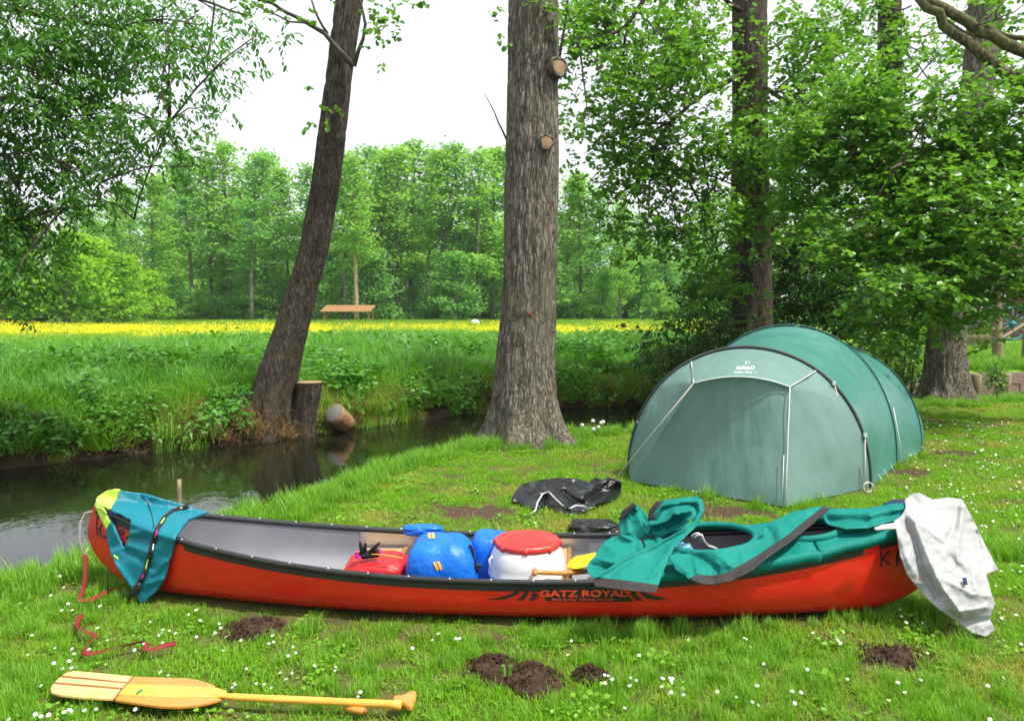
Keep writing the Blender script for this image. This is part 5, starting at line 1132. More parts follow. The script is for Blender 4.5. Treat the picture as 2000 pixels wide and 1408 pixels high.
# ================================================================== far wood
def quads(P, D, N_, S, g):
    D = D/np.linalg.norm(D, axis=1)[:, None]; sd = np.cross(D, N_); sd /= np.linalg.norm(sd, axis=1)[:, None]+1e-9; n = len(P)
    T = np.array([(-.30, 0), (.34, .1), (.28, .95), (-.36, .8)]); V = P[:, None]+S[:, None, None]*(T[None, :, 0:1]*sd[:, None]+T[None, :, 1:2]*D[:, None])
    return V.reshape(-1, 3), (np.arange(n)*4)[:, None]+np.arange(4)[None], np.repeat(g.uniform(0, 1, n), 4)
def far_tree(seed, H, spread, lowfrac, dens, lsize):
    g = np.random.default_rng(seed); nb = int(dens); parts = []; tm = MB()
    lean = g.normal(0, .25, 2)
    zz = np.linspace(0, H*.97, 9); tm.tube([(lean[0]*(z/H)**2*2, lean[1]*(z/H)**2*2, z) for z in zz], np.interp(zz, [0, .6, H*.5, H], [.28, .21, .14, .02]), 7)
    for i in range(nb):
        h = H*(lowfrac+(1-lowfrac)*(i+.5)/nb); u = (h/H-lowfrac)/(1-lowfrac); az = g.uniform(0, 6.283)
        L = spread*(1.0-.9*u**1.25)*g.uniform(.55, 1.2)*(.6+.4*min(1, u*5)); c0 = np.array([lean[0]*(h/H)**2*2, lean[1]*(h/H)**2*2, h]); dr = np.array([math.cos(az), math.sin(az), .25+.35*u])
        tip = c0+dr*L; tm.tube([c0, c0+dr*L*.5, tip], [.045, .03, .012], 3, False)
        for f_ in np.linspace(.35, 1.0, max(2, int(L*1.5))):
            m_ = int(34*g.uniform(.6, 1.3)); p = c0+dr*L*f_+g.normal(0, 1, (m_, 3))*np.array([.62, .62, .19]); parts.append(p)
    tp = np.array([lean[0]*2, lean[1]*2, H*.97]); parts.append(tp+g.normal(0, 1, (40, 3))*np.array([.35, .35, .5]))
    P = np.vstack(parts); n = len(P); D = g.normal(size=(n, 3)); D[:, 2] *= .4; N_ = g.normal(size=(n, 3))*.6; N_[:, 2] += 1
    V, Fq, q = quads(P, D, N_, lsize*g.uniform(.6, 1.3, n), g)
    return tm.mesh('trunk'), fast_mesh('crown', V, Fq, q)
VAR = [far_tree(100+i, 16.0, s_, lf, d_, .30) for i, (s_, lf, d_) in enumerate(((3.2, .22, 52), (2.8, .30, 49), (3.5, .16, 58), (2.5, .40, 42), (3.2, .26, 49)))]
LOWV = [far_tree(200+i, 8.0, 3.6, .05, 52, .30) for i in range(3)]
def bush_mesh(seed):
    g = np.random.default_rng(seed); n = 900; c = g.normal(0, 1, (14, 3))*np.array([1.1, .8, .45]); c[:, 2] = np.abs(c[:, 2])+.6
    P = c[g.integers(0, 14, n)]+g.normal(0, .35, (n, 3)); D = g.normal(size=(n, 3)); N_ = g.normal(size=(n, 3))*.6; N_[:, 2] += 1
    V, Fq, q = quads(P, D, N_, .3*g.uniform(.6, 1.3, n), g); V[:, 2] = np.maximum(V[:, 2], -.05); return fast_mesh('crown', V, Fq, q)
BUSH = [bush_mesh(300+i) for i in range(3)]
mesh_mat = {}
def with_mat(me, mt):
    k = (me.name, mt)
    if k not in mesh_mat:
        c = me.copy(); c.materials.clear(); c.materials.append(MT[mt]); mesh_mat[k] = c
    return mesh_mat[k]
def plant_far(x, y, h, var, hm, leafm, barkm, name, label, cat, group):
    tm, cm = var; o_ = thing(name, label, cat, (x, y, tz(x, y)-.1), group); s = h/hm
    for me_, mt, nm in ((tm, barkm, 'trunk'), (cm, leafm, 'crown')):
        c = bpy.data.objects.new(nm, with_mat(me_, mt)); COL.objects.link(c); c.parent = o_; c.scale = (s*rng.uniform(.9, 1.1),)*2+(s,); c.rotation_euler = (0, 0, 0)
    o_.rotation_euler = (0, 0, rng.uniform(0, 6.28)); return o_
def far_at(px, topy, Y, var, hm, leafm, barkm, name, label, group):
    x = (px-1000)/FPX*Y; top = at(px, topy, Y).z; z0 = tz(x, Y); return plant_far(x, Y, max(top-z0, 2.0), var, hm, leafm, barkm, name, label, 'tree', group)
GW = 'tall alders along the far edge of the meadow'
LBL = 'tall pale green alder in the wood beyond the yellow meadow'
for i, (px, ty) in enumerate([(262, 372), (300, 345), (338, 318), (378, 298), (415, 312), (452, 280), (492, 300), (532, 296), (566, 330), (600, 322), (648, 318), (676, 300), (708, 286), (742, 298), (776, 290), (802, 278), (836, 292), (866, 300), (904, 284), (934, 296), (962, 290), (986, 296), (1104, 352), (1134, 340), (1172, 372), (1210, 395), (1252, 420), (1298, 432), (1345, 440), (225, 390), (188, 410)]):
    far_at(px, ty, 84+rng.uniform(-7, 8), VAR[i % 5], 16.0, 'farleaf1' if i % 3 else 'farleaf2', 'bark_far', 'alder_tree', LBL, GW)
far_at(697, 310, 76, VAR[3], 16.0, 'farleaf1', 'bark_pale', 'alder_tree', 'alder with a pale bare trunk rising behind the wooden shelter', None)
for i, px in enumerate(np.arange(150, 1400, 46)):
    far_at(px+rng.uniform(-15, 15), rng.uniform(350, 470), 104+rng.uniform(-6, 14), VAR[(i*2) % 5], 16.0, 'farleaf2', 'bark_far', 'alder_tree', 'paler alder standing in the second row of the wood', 'alders in the second row of the far wood')
for i, (px, ty, Y) in enumerate([(60, 430, 62), (130, 455, 60), (195, 470, 64), (240, 500, 66), (10, 440, 58), (-60, 420, 60), (300, 530, 74)]):
    far_at(px, ty, Y, LOWV[i % 3], 8.0, 'farleaf3', 'bark_far', 'meadow_tree', 'low bushy bright green tree at the left end of the far wood', 'bushy trees at the left end of the wood')
for i, px in enumerate(np.concatenate([np.arange(330, 980, 48), np.arange(1085, 1420, 40)])):
    px = px+rng.uniform(-12, 12); Y = 82+rng.uniform(-5, 10); far_at(px, rng.uniform(480, 575), Y, LOWV[i % 3], 8.0, ('farleaf2', 'farleaf1', 'farleaf2')[i % 3], 'bark_far', 'young_tree', 'short leafy young tree filling the foot of the far wood', 'young trees at the foot of the far wood')
for i, px in enumerate(np.arange(140, 1420, 40)):
    far_at(px+rng.uniform(-14, 14), rng.uniform(440, 530), 112+rng.uniform(-5, 9), LOWV[i % 3], 8.0, 'farleaf2', 'bark_far', 'wood_tree', 'broad low tree closing the back of the far wood', 'low trees at the back of the far wood')
for i, px in enumerate(np.arange(270, 1400, 40)):
    x = (px-1000)/FPX*80; Y = 80+rng.uniform(0, 8); me_ = with_mat(BUSH[i % 3], 'farleaf2'); o_ = obj('bush', me_, None, label='low bush at the foot of the far wood', cat='bush', group='bushes at the foot of the far wood')
    o_.location = (x, Y, .05); s = rng.uniform(.7, 1.3); o_.scale = (s, s, s); o_.rotation_euler = (0, 0, rng.uniform(0, 6.28))
# trees behind the house side (right), mostly hidden by the near foliage
for i, (px, ty, Y) in enumerate([(1430, 380, 48), (1520, 300, 44), (1610, 330, 46), (1700, 280, 45), (1790, 300, 48), (1880, 250, 46), (1980, 280, 48), (2060, 200, 46), (1460, 470, 38), (1570, 450, 36), (1680, 470, 38)]):
    far_at(px, ty, Y, VAR[i % 5] if ty < 400 else LOWV[i % 3], 16.0 if ty < 400 else 8.0, 'farleaf2', 'bark_far', 'garden_tree', 'dense tree behind the riverside garden', 'trees behind the riverside garden')

# ================================================================== tent
A0L, A0R = np.array([1.19, 7.98]), np.array([3.38, 7.34])
AR = [(A0L, A0R, 1.31), (A0L+[.77, 1.07], A0R+[.77, 1.07], 1.50), (A0L+[1.48, 1.92], A0R+[1.48, 1.92], 1.27), (A0L+[2.05, 2.9], A0R+[1.75, 2.6], .25)]
def arch(k, ph):
    L, R_, h = AR[k]; m_ = (L+R_)/2; hf = (R_-L)/2; p = m_+hf*math.sin(ph); return np.array([p[0], p[1], h*math.cos(ph)**.92 if math.cos(ph) > 0 else 0.0])
def tentmat(name, c1, c2, tr_, rough):
    m, t, b, o = newmat(name); b.inputs['Roughness'].default_value = rough; b.inputs['Specular IOR Level'].default_value = .45
    co = texco(t); n = nd(t, 'ShaderNodeTexNoise', i_Scale=1.6, i_Detail=5.0); t.links.new(co, n.inputs['Vector'])
    r = ramp(t, n.outputs[0], [(.3, c1), (.7, c2)]); t.links.new(r.outputs[0], b.inputs['Base Color'])
    n2 = nd(t, 'ShaderNodeTexNoise', i_Scale=9.0, i_Detail=4.0, i_Distortion=.15); t.links.new(texco(t, scale=(1, 1, .22)), n2.inputs['Vector'])
    bump(t, b, n2.outputs[0], .35, .05)
    tr = nd(t, 'ShaderNodeBsdfTranslucent'); t.links.new(r.outputs[0], tr.inputs[0]); mx = nd(t, 'ShaderNodeMixShader', i_0=tr_)
    t.links.new(b.outputs[0], mx.inputs[1]); t.links.new(tr.outputs[0], mx.inputs[2]); t.links.new(mx.outputs[0], o.inputs[0])
    return m
MT['tent'] = tentmat('tent_fabric', (.17, .31, .275), (.20, .35, .31), .38, .45); MT['tent_roof'] = tentmat('tent_fabric_shaded', (.04, .165, .14), (.058, .205, .172), .10, .34)  # one fabric in two copies; roof's shade painted in as darker colour
MT['piping'] = plain('white_piping', (.50, .53, .52), .5, .05, 20, 0); MT['sleeve'] = cloth('grey_sleeve', (.045, .05, .055), .6); MT['guy'] = plain('guy_line', (.55, .50, .42), .7, .1, 50, 0); MT['polefab'] = cloth('dark_teal_sleeve', (.03, .11, .095), .5)
tent = thing('tent', 'green tunnel tent with white piping pitched on the lawn', 'tent', (2.6, 8.4, 0))
def wrinkle(P, amp, fr, seed, st=(1, 1, 1)):
    P = np.asarray(P, float); du = np.gradient(P, axis=0); dv = np.gradient(P, axis=1); N_ = np.cross(du, dv); N_ /= np.linalg.norm(N_, axis=2)[..., None]+1e-9
    q_ = P*np.array(st)*fr; n_ = fbm(q_, 1, 3, seed)-.5; rd = np.abs(2*fbm(q_+7, 1, 2, seed+4)-1)
    e0 = np.minimum(np.linspace(0, 1, P.shape[0]), np.linspace(1, 0, P.shape[0])); e1 = np.minimum(np.linspace(0, 1, P.shape[1]), np.linspace(1, 0, P.shape[1])); e = np.minimum(1, 8*np.minimum(e0[:, None], e1[None]))
    return P+N_*((n_*1.2-rd*.7+.2)*amp*e)[..., None]
def sheet(name, P, mat=None, flip=False): return MB().grid(P).build(name, mat or MT['tent'], tent)
PHS = np.linspace(-math.pi/2, math.pi/2, 90)
for k in range(3):
    P = []
    for v in np.linspace(0, 1, 40):
        row = []
        for ph in PHS:
            p = arch(k, ph)*(1-v)+arch(k+1, ph)*v; sag = math.sin(math.pi*v)*(.055 if k < 2 else -.10); c_ = (AR[k][0]+AR[k][1])/2*(1-v)+(AR[k+1][0]+AR[k+1][1])/2*v
            ctr = np.array([c_[0], c_[1], .25]); p = p+(ctr-p)*sag*abs(math.cos(ph))**.3; p[2] = max(p[2], .015); row.append(p)
        P.append(row)
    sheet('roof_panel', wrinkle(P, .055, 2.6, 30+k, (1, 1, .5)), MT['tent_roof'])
P1 = np.array(at(1355, 748, 7.25)); P2 = np.array(at(1542, 755, 7.0)); CA_ = np.array([1.17, 7.59, .015]); CB_ = np.array([2.33, 6.62, .015])
def nearest_ph(px, py): return PHS[int(np.argmin([np.hypot(*(np.array(proj(arch(0, ph)))-(px, py))) for ph in PHS]))]
ph1, ph2 = nearest_ph(1352, 716), nearest_ph(1586, 726)
def brow(u):
    p = P1*(1-u)+P2*u; m_ = np.array(at(1449, 735, 7.08)); k = 4*u*(1-u); return p+(m_-(P1+P2)/2)*k
# door panel
P = []
for v in np.linspace(0, 1, 44):
    row = []
    for u in np.linspace(0, 1, 56):
        bo = CA_*(1-u)+CB_*u; to = brow(u)+np.array([0, .012, .012]); p = bo*(1-v)+to*v
        p += np.array([-.25, -.3, 0])*.05*math.sin(math.pi*v)*math.sin(math.pi*u)*-1; p[1] += .010*math.sin(u*34+3*math.sin(v*5+u*6))*v**2*min(1, 12*(1-v)); row.append(p)
    P.append(row)
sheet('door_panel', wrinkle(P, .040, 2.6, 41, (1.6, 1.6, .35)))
def poly_at(L, v):
    L = [np.array(x) for x in L]; d = np.concatenate([[0], np.cumsum([np.linalg.norm(b_-a) for a, b_ in zip(L[:-1], L[1:])])]); v = v*d[-1]; return np.array([np.interp(v, d, [x[i] for x in L]) for i in range(3)])
def side_panel(name, L, pa, pb, seed):
    P = []
    for v in np.linspace(0, 1, 44):
        a = poly_at(L, v); b_ = arch(0, pa+(pb-pa)*v); b_[2] = max(b_[2], .015); P.append([a*(1-u)+b_*u+np.array([0, 0, .03*math.sin(math.pi*u)*math.sin(math.pi*v)]) for u in np.linspace(0, 1, 30)])
    sheet(name, wrinkle(P, .04, 3.0, seed, (1, 1, .5)))
side_panel('side_panel', [CB_, P2, arch(0, ph2)], math.pi/2, ph2, 51); side_panel('side_panel', [CA_, P1, arch(0, ph1)], -math.pi/2, ph1, 52)
P = []
for u in np.linspace(0, 1, 50):
    a = brow(u)+np.array([-.01, -.035, 0]); b_ = arch(0, ph1+(ph2-ph1)*u); P.append([a*(1-v)+b_*v+np.array([-.008, -.03, .01])*math.sin(math.pi*v) for v in np.linspace(0, 1, 20)])
PB = wrinkle(P, .016, 5, 61); sheet('brow_panel', PB); BV_BROW = bvh_of([PB])
def tline(name, pts, r, mat, k=8): return MB().tube(pts, r, k).build(name, MT[mat], tent)
OFF = np.array([-.012, -.045, .0])
tline('piping', [brow(u)+OFF for u in np.linspace(0, 1, 30)], .006, 'piping'); tline('piping', [P1+OFF, arch(0, ph1)+OFF], .006, 'piping'); tline('piping', [P2+OFF, arch(0, ph2)+OFF], .006, 'piping')
tline('zip', [P2+OFF, (P2*.55+CB_*.45)+OFF*.6, (P2*.3+CB_*.7)+OFF*.5, CB_+OFF*.3], .005, 'piping'); tline('zip', [(P2*.42+CB_*.58)+OFF*.5+np.array([-.03, 0, 0]), CB_+OFF*.3+np.array([-.03, 0, 0])], .0035, 'piping')
for k, mt, r_ in ((0, 'sleeve', .015), (1, 'polefab', .007), (2, 'polefab', .007)):
    tline('pole_sleeve', [arch(k, ph)*np.array([1, 1, 1.006])+np.array([0, -.004, .008]) for ph in PHS], r_, mt, 10)
def ground_pin(px, py): return np.array(G(px, py, .02))
g_ = ground_pin(1198, 939); tline('guy_line', [P1+OFF, P1*.6+g_*.4, g_], .0055, 'guy', 6)
def rp(px, py): return arch(0, nearest_ph(px, py))+np.array([0, -.03, .02])
tline('guy_line', [rp(1250, 830), ground_pin(1216, 905)], .005, 'guy', 6); tline('guy_line', [rp(1622, 751), ground_pin(1692, 957)], .0045, 'guy', 6); tline('guy_line', [rp(1684, 853), ground_pin(1690, 956)], .0045, 'guy', 6)
q0 = ground_pin(1692, 960)
tline('guy_coil', [q0+np.array([.045*math.cos(w), -.03+.02*math.sin(w*1.3), .05+.045*math.sin(w)]) for w in np.linspace(0, 18, 60)], .0035, 'piping', 5)
for px, py in ((1622, 751), (1684, 853)): MB().box(rp(px, py), (.03, .03, .035)).build('sleeve_clip', MT['piping'], tent, False)
tline('seam_strap', [arch(1, 1.17)+np.array([.03, -.03, 0]), arch(1, 1.45)+np.array([.03, -.03, 0]), arch(1, 1.56)+np.array([.02, -.02, .0])], .006, 'piping')
for fr in (.25, .45, .7): 
    q_ = arch(0, math.pi/2)*(1-fr)+arch(1, math.pi/2)*fr; tline('peg_loop', [q_+np.array([.0, -.02, .09]), q_+np.array([.02, -.03, .04]), q_+np.array([.05, -.04, .0])], .003, 'piping', 5)
# printed name and emblem on the brow
def tent_text(txt, x, y, h, **k): return put_text('lettering', BV_BROW, MT['piping'], tent, text_px(txt, x, y, h, **k), .003)
tent_text('noma', 1437.5, 722.3, 9.4, wide=.88, bold=.02, slant=.18); tent_text('D', 1465.0, 722.3, 7.0, wide=1.1, bold=.025, slant=.18); tent_text('Valley View', 1433.5, 729.6, 5.2, wide=1.02, bold=.015, slant=.12); tent_text('2', 1473.5, 729.6, 4.4, wide=.9)
for L in ([(1455.5, 713), (1457, 709), (1456.5, 706.5), (1459, 704.8), (1462.5, 705), (1464, 707), (1462.5, 710.5), (1460, 712.5), (1457.5, 711)], [(1449, 715), (1453, 713.5), (1457, 713.5)], [(1460, 713), (1464, 714), (1468, 716)]):
    ribbon('emblem', L, 1.5, MT['piping'], tent, bv=BV_BROW, off=.004, n=16, thick=0)
TENTPOLY = [CA_[:2], CB_[:2], A0R, A0R+[.77, 1.07], A0R+[1.48, 1.92], A0R+[1.75, 2.6], A0L+[2.05, 2.9], A0L+[.77, 1.07], A0L]

# ================================================================== riverside garden on the right
RW = thing('retaining_wall', 'timber retaining wall of boards and round posts along the far river bank', 'wall', (11.5, 18.2, -.35))
MT['board'] = plain('weathered_board', (.26, .19, .14), .9, .35, 5, .6, 30, .02, stretch=(1, 1, 10)); MT['post'] = plain('peeled_log', (.24, .19, .11), .85, .3, 8, .5, 30, stretch=(6, 6, 1)); MT['fence'] = plain('weathered_fence', (.32, .27, .14), .9, .25, 9, .4, 40)
def wall_y(x): return float(np.interp(x, FAR[:, 0], FAR[:, 1]))+.02
wx = np.arange(8.7, 17, 1.65)
for x0, x1 in zip(wx[:-1], wx[1:]):
    for r_, (zb, hh) in enumerate(((-.52, .20), (-.31, .22), (-.08, .26))):
        y0, y1 = wall_y(x0), wall_y(x1); off = rng.uniform(-.012, .012); sh_ = rng.uniform(-.25, .25)
        a = (x0+sh_, y0+off+(y1-y0)*sh_/1.65, zb+rng.uniform(-.008, .008)); c = (x1+sh_-.012, y1+off+(y1-y0)*sh_/1.65, zb+rng.uniform(-.008, .008))
        MB().prism([a, c, (c[0], c[1]+.06, c[2]), (a[0], a[1]+.06, a[2])], hh).build('board', MT['board'], RW, False)
for px in (1735, 1825, 1919, 1987, 2070):
    x = (px-1000)/FPX*17.9; y = wall_y(x)-.10
    MB().tube([(x, y, -.8), (x, y, -.2), (x+.01, y, .14+rng.uniform(-.02, .03)), (x+.01, y, .16)], [.10, .10, .095, .08], 14).build('post', MT['post'], RW)
FN = thing('picket_fence', 'low wooden picket fence beside the slim garden trunk', 'fence', (13.5, 23.8, .3))
p0 = at(1870, 690, 24.2); p1 = at(1955, 682, 23.4)
zf = .30
for i in range(24):
    u = i/23; x = p0.x*(1-u)+p1.x*u; y = p0.y*(1-u)+p1.y*u
    MB().prism([(x-.022, y, zf), (x+.022, y, zf), (x+.022, y+.018, zf), (x-.022, y+.018, zf)], .56+.03*math.sin(i*1.7)).build('picket', MT['fence'], FN, False)
for z in (.40, .74):
    MB().prism([(p0.x-.1, p0.y+.022, z), (p1.x+.1, p1.y+.022, z), (p1.x+.1, p1.y+.055, z), (p0.x-.1, p0.y+.055, z)], .07).build('rail', MT['fence'], FN, False)
for u in (.12, .95):
    x = p0.x*(1-u)+p1.x*u; y = p0.y*(1-u)+p1.y*u-.04; MB().prism([(x-.05, y-.05, zf-.05), (x+.05, y-.05, zf-.05), (x+.05, y+.02, zf-.05), (x-.05, y+.02, zf-.05)], .68).build('fence_post', MT['fence'], FN, False)
GT = thing('tree', 'slim pale-barked garden tree behind the timber retaining wall', 'tree', (at(1949, 708, 19.9).x, 19.9, .28))
trunk('trunk', [(1949, 715, 24), (1949, 700, 20), (1948, 660, 18.5), (1947, 600, 16), (1946, 480, 13), (1945, 380, 9)], 19.9, MT['post'], GT, 30, 50, .006, 3, .1, 15, 3)
crown_from_blobs('crown', [(1945, 500, 50), (1970, 540, 40), (1920, 540, 40), (1990, 480, 50), (1900, 480, 50)], 19.9, .5, MT['alder'], GT, .10, 'round', 6, 8, 6, .24, .2, [at(1946, 520, 19.9), at(1946, 480, 19.9)], MT['branch'], .2)
p = at(2000, 640, 19.6); MB().tube([(p.x+.05, p.y, .2), (p.x+.05, p.y, 1.1), (p.x+.06, p.y, 1.15)], [.07, .065, .05], 12).build('garden_post', MT['post'], None, label='rough wooden post standing on the garden bank', cat='post')
BM = thing('round_bush', 'bright green clipped bush behind the picket fence', 'bush', at(1912, 668, 27))
n_ = 2600; d_ = randdir(n_); d_[:, 2] = np.abs(d_[:, 2]); c_ = np.array(at(1912, 664, 27)); P = c_+d_*np.array([.62, .5, .95])*rng.uniform(.85, 1.03, (n_, 1)); V, Fq, q = leaves(P, d_+rng.normal(0, .5, (n_, 3)), d_+rng.normal(0, .4, (n_, 3)), .085*rng.uniform(.6, 1.2, n_), 'ovate')
obj('crown', fast_mesh('crown', V, Fq, q), MT['hedge'], BM); MB().tube([(c_[0], c_[1], .25), (c_[0], c_[1], .8)], .05, 8).build('stem', MT['branch'], BM)
LB = thing('post_box', 'grey wooden box on a post in front of the clipped bush', 'box', at(1900, 668, 24.6)); p = at(1899, 634, 24.6)
MT['greywood'] = plain('grey_wood', (.16, .14, .13), .9, .3, 14, .4, 40)
MB().box(p, (.50, .26, .17)).build('box_body', MT['greywood'], LB, False); MB().prism([p+Vector((-.29, -.17, .088)), p+Vector((.29, -.17, .088)), p+Vector((.29, .17, .088)), p+Vector((-.29, .17, .088))], .03).build('box_lid', MT['greywood'], LB, False); MB().tube([(p.x, p.y, .25), (p.x, p.y, p.z-.085)], .04, 8).build('post', MT['greywood'], LB)
HS = thing('house', 'dark red timber house half hidden behind the alder leaves', 'house', (20, 34, .2))
MT['redwood'] = plain('dark_red_timber', (.085, .03, .024), .85, .3, 4, .4, 20, stretch=(1, 1, 6)); MT['roof'] = plain('roof_tile', (.09, .04, .03), .9, .25, 6, .3); MT['winw'] = plain('white_frame', (.7, .7, .68), .6, .05, 10, 0); MT['glass'] = plain('dark_glass', (.03, .04, .05), .08, .2, 2, 0)
for i in range(15): MB().box((20.2, 33.5, .35+i*.19), (8.4, .16+.02*(i % 2), .182)).build('board', MT['redwood'], HS, False)
MB().box((20.2, 36.3, 1.7), (8.2, 5.4, 2.9)).build('wall', MT['redwood'], HS, False)
MB().prism([(15.7, 33.0, 3.1), (15.7, 39.6, 3.1), (15.7, 36.3, 5.6)], 9, (1, 0, 0)).build('roof', MT['roof'], HS, False)
for x in (17.6, 20.3, 23.0):
    w_ = MB().box((x, 33.36, 1.9), (1.0, .06, 1.1)).build('window', MT['winw'], HS, False)
    for dx in (-.24, .24): MB().box((x+dx, 33.32, 1.9), (.4, .03, .94)).build('pane', MT['glass'], w_, False)
WH = thing('cart_wheel', 'teal painted spoked cart wheel leaning in the garden', 'wheel', at(1978, 668, 25.5)); c_ = at(1977, 632, 25.5); MT['tealpaint'] = plain('teal_paint', (.03, .20, .22), .6, .2, 10, .1)
MB().tube([(c_.x+.52*math.cos(w), c_.y, c_.z+.52*math.sin(w)) for w in np.linspace(0, 2*math.pi, 40)], .04, 8, False).build('rim', MT['tealpaint'], WH); MB().tube([(c_.x, c_.y-.09, c_.z), (c_.x, c_.y+.09, c_.z)], .085, 12).build('hub', MT['tealpaint'], WH)
for w in np.linspace(0, 2*math.pi, 12, endpoint=False): MB().tube([(c_.x+.07*math.cos(w), c_.y, c_.z+.07*math.sin(w)), (c_.x+.5*math.cos(w), c_.y, c_.z+.5*math.sin(w))], .02, 6).build('spoke', MT['tealpaint'], WH)
a = at(1958, 660, 24.0); b_ = at(2010, 628, 24.0); MB().tube([a, b_], .06, 4).build('leaning_beam', MT['post'], None, False, label='brown timber beam leaning by the cart wheel', cat='beam')
# leafy plant growing on the wall
wp_ = at(1944, 735, 17.6); n_ = 420; P = np.array(wp_)+rng.normal(0, 1, (n_, 3))*np.array([.14, .06, .17]); V, Fq, q = leaves(P, randdir(n_), randdir(n_)*.5+np.array([0, -.6, .6]), .07*rng.uniform(.6, 1.2, n_), 'ovate'); obj('wall_plant', fast_mesh('wall_plant', V, Fq, q), MT['alder'], kind='stuff', label='leafy plant spilling down the timber retaining wall', cat='plant')

# ================================================================== wooden shelter and white lump in the meadow
SH = thing('field_shelter', 'open wooden shelter with sloping plank roof in the yellow meadow', 'shelter', ((680-1000)/FPX*70, 70, .1)); MT['plank'] = plain('roof_plank', (.24, .125, .045), .8, .3, 6, .3, 30)
x0, x1 = (631-1000)/FPX*70, (728-1000)/FPX*70; zt_ = at(680, 597, 70).z; zb_ = at(680, 609, 70).z
for i in range(18):
    u0, u1 = i/18, (i+.94)/18; xa, xb = x0+(x1-x0)*u0, x0+(x1-x0)*u1
    MB().prism([(xa, 69.0, zb_), (xb, 69.0, zb_), (xb+.25, 70.3, zt_), (xa+.25, 70.3, zt_)], .04+.015*(i % 2)).build('roof_plank', MT['plank'], SH, False)
for x, y in ((x0+.35, 69.15), (x1-.15, 69.15), (x0+.4, 70.2), (x1, 70.2)): MB().box((x, y, (zb_+.0)/2+(.0 if y < 70 else .2)), (.10, .10, zb_+(.0 if y < 70 else .4))).build('post', MT['plank'], SH, False)
q = at(928, 634, 60.0); bag('white_lump', (q.x, q.y, tz(q.x, q.y)+.30), (.34, .25, .26), MT['barrel'], None, 21, (2, 2, 2), .03, nu=24, nv=14, label='small white rounded lump lying in the far meadow', cat='lump')  # taken for a lying animal, built as a plain white lump
# stake in the river
s_ = MB(); p = at(350, 985, 8.0); limb(s_, [(p.x, 8.0, -.6), (p.x, 8.0, -.1), at(350, 936, 8.0)], .026, .022, 8, .006); s_.build('stake', MT['post'], None, label='thin wooden stake standing in the river behind the canoe bow', cat='stake')

# ================================================================== molehills
def mound(px, py, rp, h, label, seed, sx=1.0):
    c = G(px, py); r = rp/FPX*c.y; P = []
    for k in np.linspace(0, 1, 26):
        P.append([(c.x+r*k*sx*math.cos(w)*(1+.18*math.sin(3*w+seed)), c.y+r*k*1.05*math.sin(w)*(1+.15*math.cos(2*w+seed)), 0) for w in np.linspace(0, 2*math.pi, 60, endpoint=False)])
    P = np.array(P); k = np.linspace(0, 1, 26)[:, None]; q_ = P*np.array([1, 1, 1]); nn = fbm(q_, 22, 4, seed)-.5; P[..., 2] = h*(1-k**2)**1.2*(1+.5*nn)+nn*.045*(1-k**4)+.012-.03*k**3
    M_ = thing('molehill', label, 'molehill', c); MB().grid(P, True).build('heap', MT['soil'], M_)
    cl = MB(); g = np.random.default_rng(seed)
    for _ in range(170):
        u = g.uniform(0, 1.12)**.7; w = g.uniform(0, 6.283); x, y = c.x+r*u*sx*math.cos(w), c.y+r*u*math.sin(w); s = g.uniform(.004, .013); z = h*max(0, 1-u*u)**1.2+.012
        vs = np.array([(1, 0, 0), (-1, 0, 0), (0, 1, 0), (0, -1, 0), (0, 0, 1), (0, 0, -1)])*s*g.uniform(.6, 1.2, (6, 1))+np.array([x, y, z]); cl.add(vs, [(0, 2, 4), (2, 1, 4), (1, 3, 4), (3, 0, 4), (2, 0, 5), (1, 2, 5), (3, 1, 5), (0, 3, 5)])
    cl.build('clods', MT['soil'], M_, False)['kind'] = 'stuff'
mound(495, 1230, 58, .03, 'low dark molehill in front of the canoe bow', 1); mound(965, 1312, 60, .06, 'dark crumbly molehill with a seedling, left of a joined pair', 2); mound(1040, 1332, 62, .07, 'dark crumbly molehill, right of a joined pair', 3); mound(1152, 1322, 34, .04, 'small round molehill next to the joined pair of molehills', 4); mound(1748, 1285, 62, .016, 'flattened brown molehill below the white jacket', 5, 1.2)
sd = G(990, 1318, .09); n_ = 16; P = np.array([(sd.x+.012*(i % 2*2-1)*(.3+.04*(i//2)), sd.y, sd.z+.006*(i//2)) for i in range(n_)]); V, Fq, q = leaves(P, np.array([((i % 2*2-1)*1.0, -.4, .4) for i in range(n_)]), np.tile([0, -.7, .7], (n_, 1)), np.full(n_, .022), 'ovate'); obj('seedling', fast_mesh('seedling', V, Fq, q), MT['hedge'], label='small green seedling growing out of the molehill', cat='seedling')

# ================================================================== lawn grass
LP = protocol('lawn_tuft', [blade_mesh('lt%d' % i, 90, .085, h0, h1, .0042, 1.3, MT['lawn'], 3, .2, .7) for i, (h0, h1) in enumerate(((.015, .045), (.02, .05), (.015, .04), (.02, .065)))]+[leafy_plant('ltw%d' % i, 26, .10, .03, .022, MT['lawn_long'], 'round') for i in range(2)])
LL = protocol('long_tuft', [blade_mesh('ll%d' % i, 70, .09, h0, h1, .0058, 1.1, MT['lawn_long'], 4, .3) for i, (h0, h1) in enumerate(((.08, .17), (.10, .22), (.07, .14)))])
def in_poly(L, x, y):
    L = np.array(L); r = np.zeros(len(x), bool); j = len(L)-1
    for i in range(len(L)):
        r ^= ((L[i, 1] > y) != (L[j, 1] > y)) & (x < (L[j, 0]-L[i, 0])*(y-L[i, 1])/(L[j, 1]-L[i, 1]+1e-12)+L[i, 0]); j = i
    return r
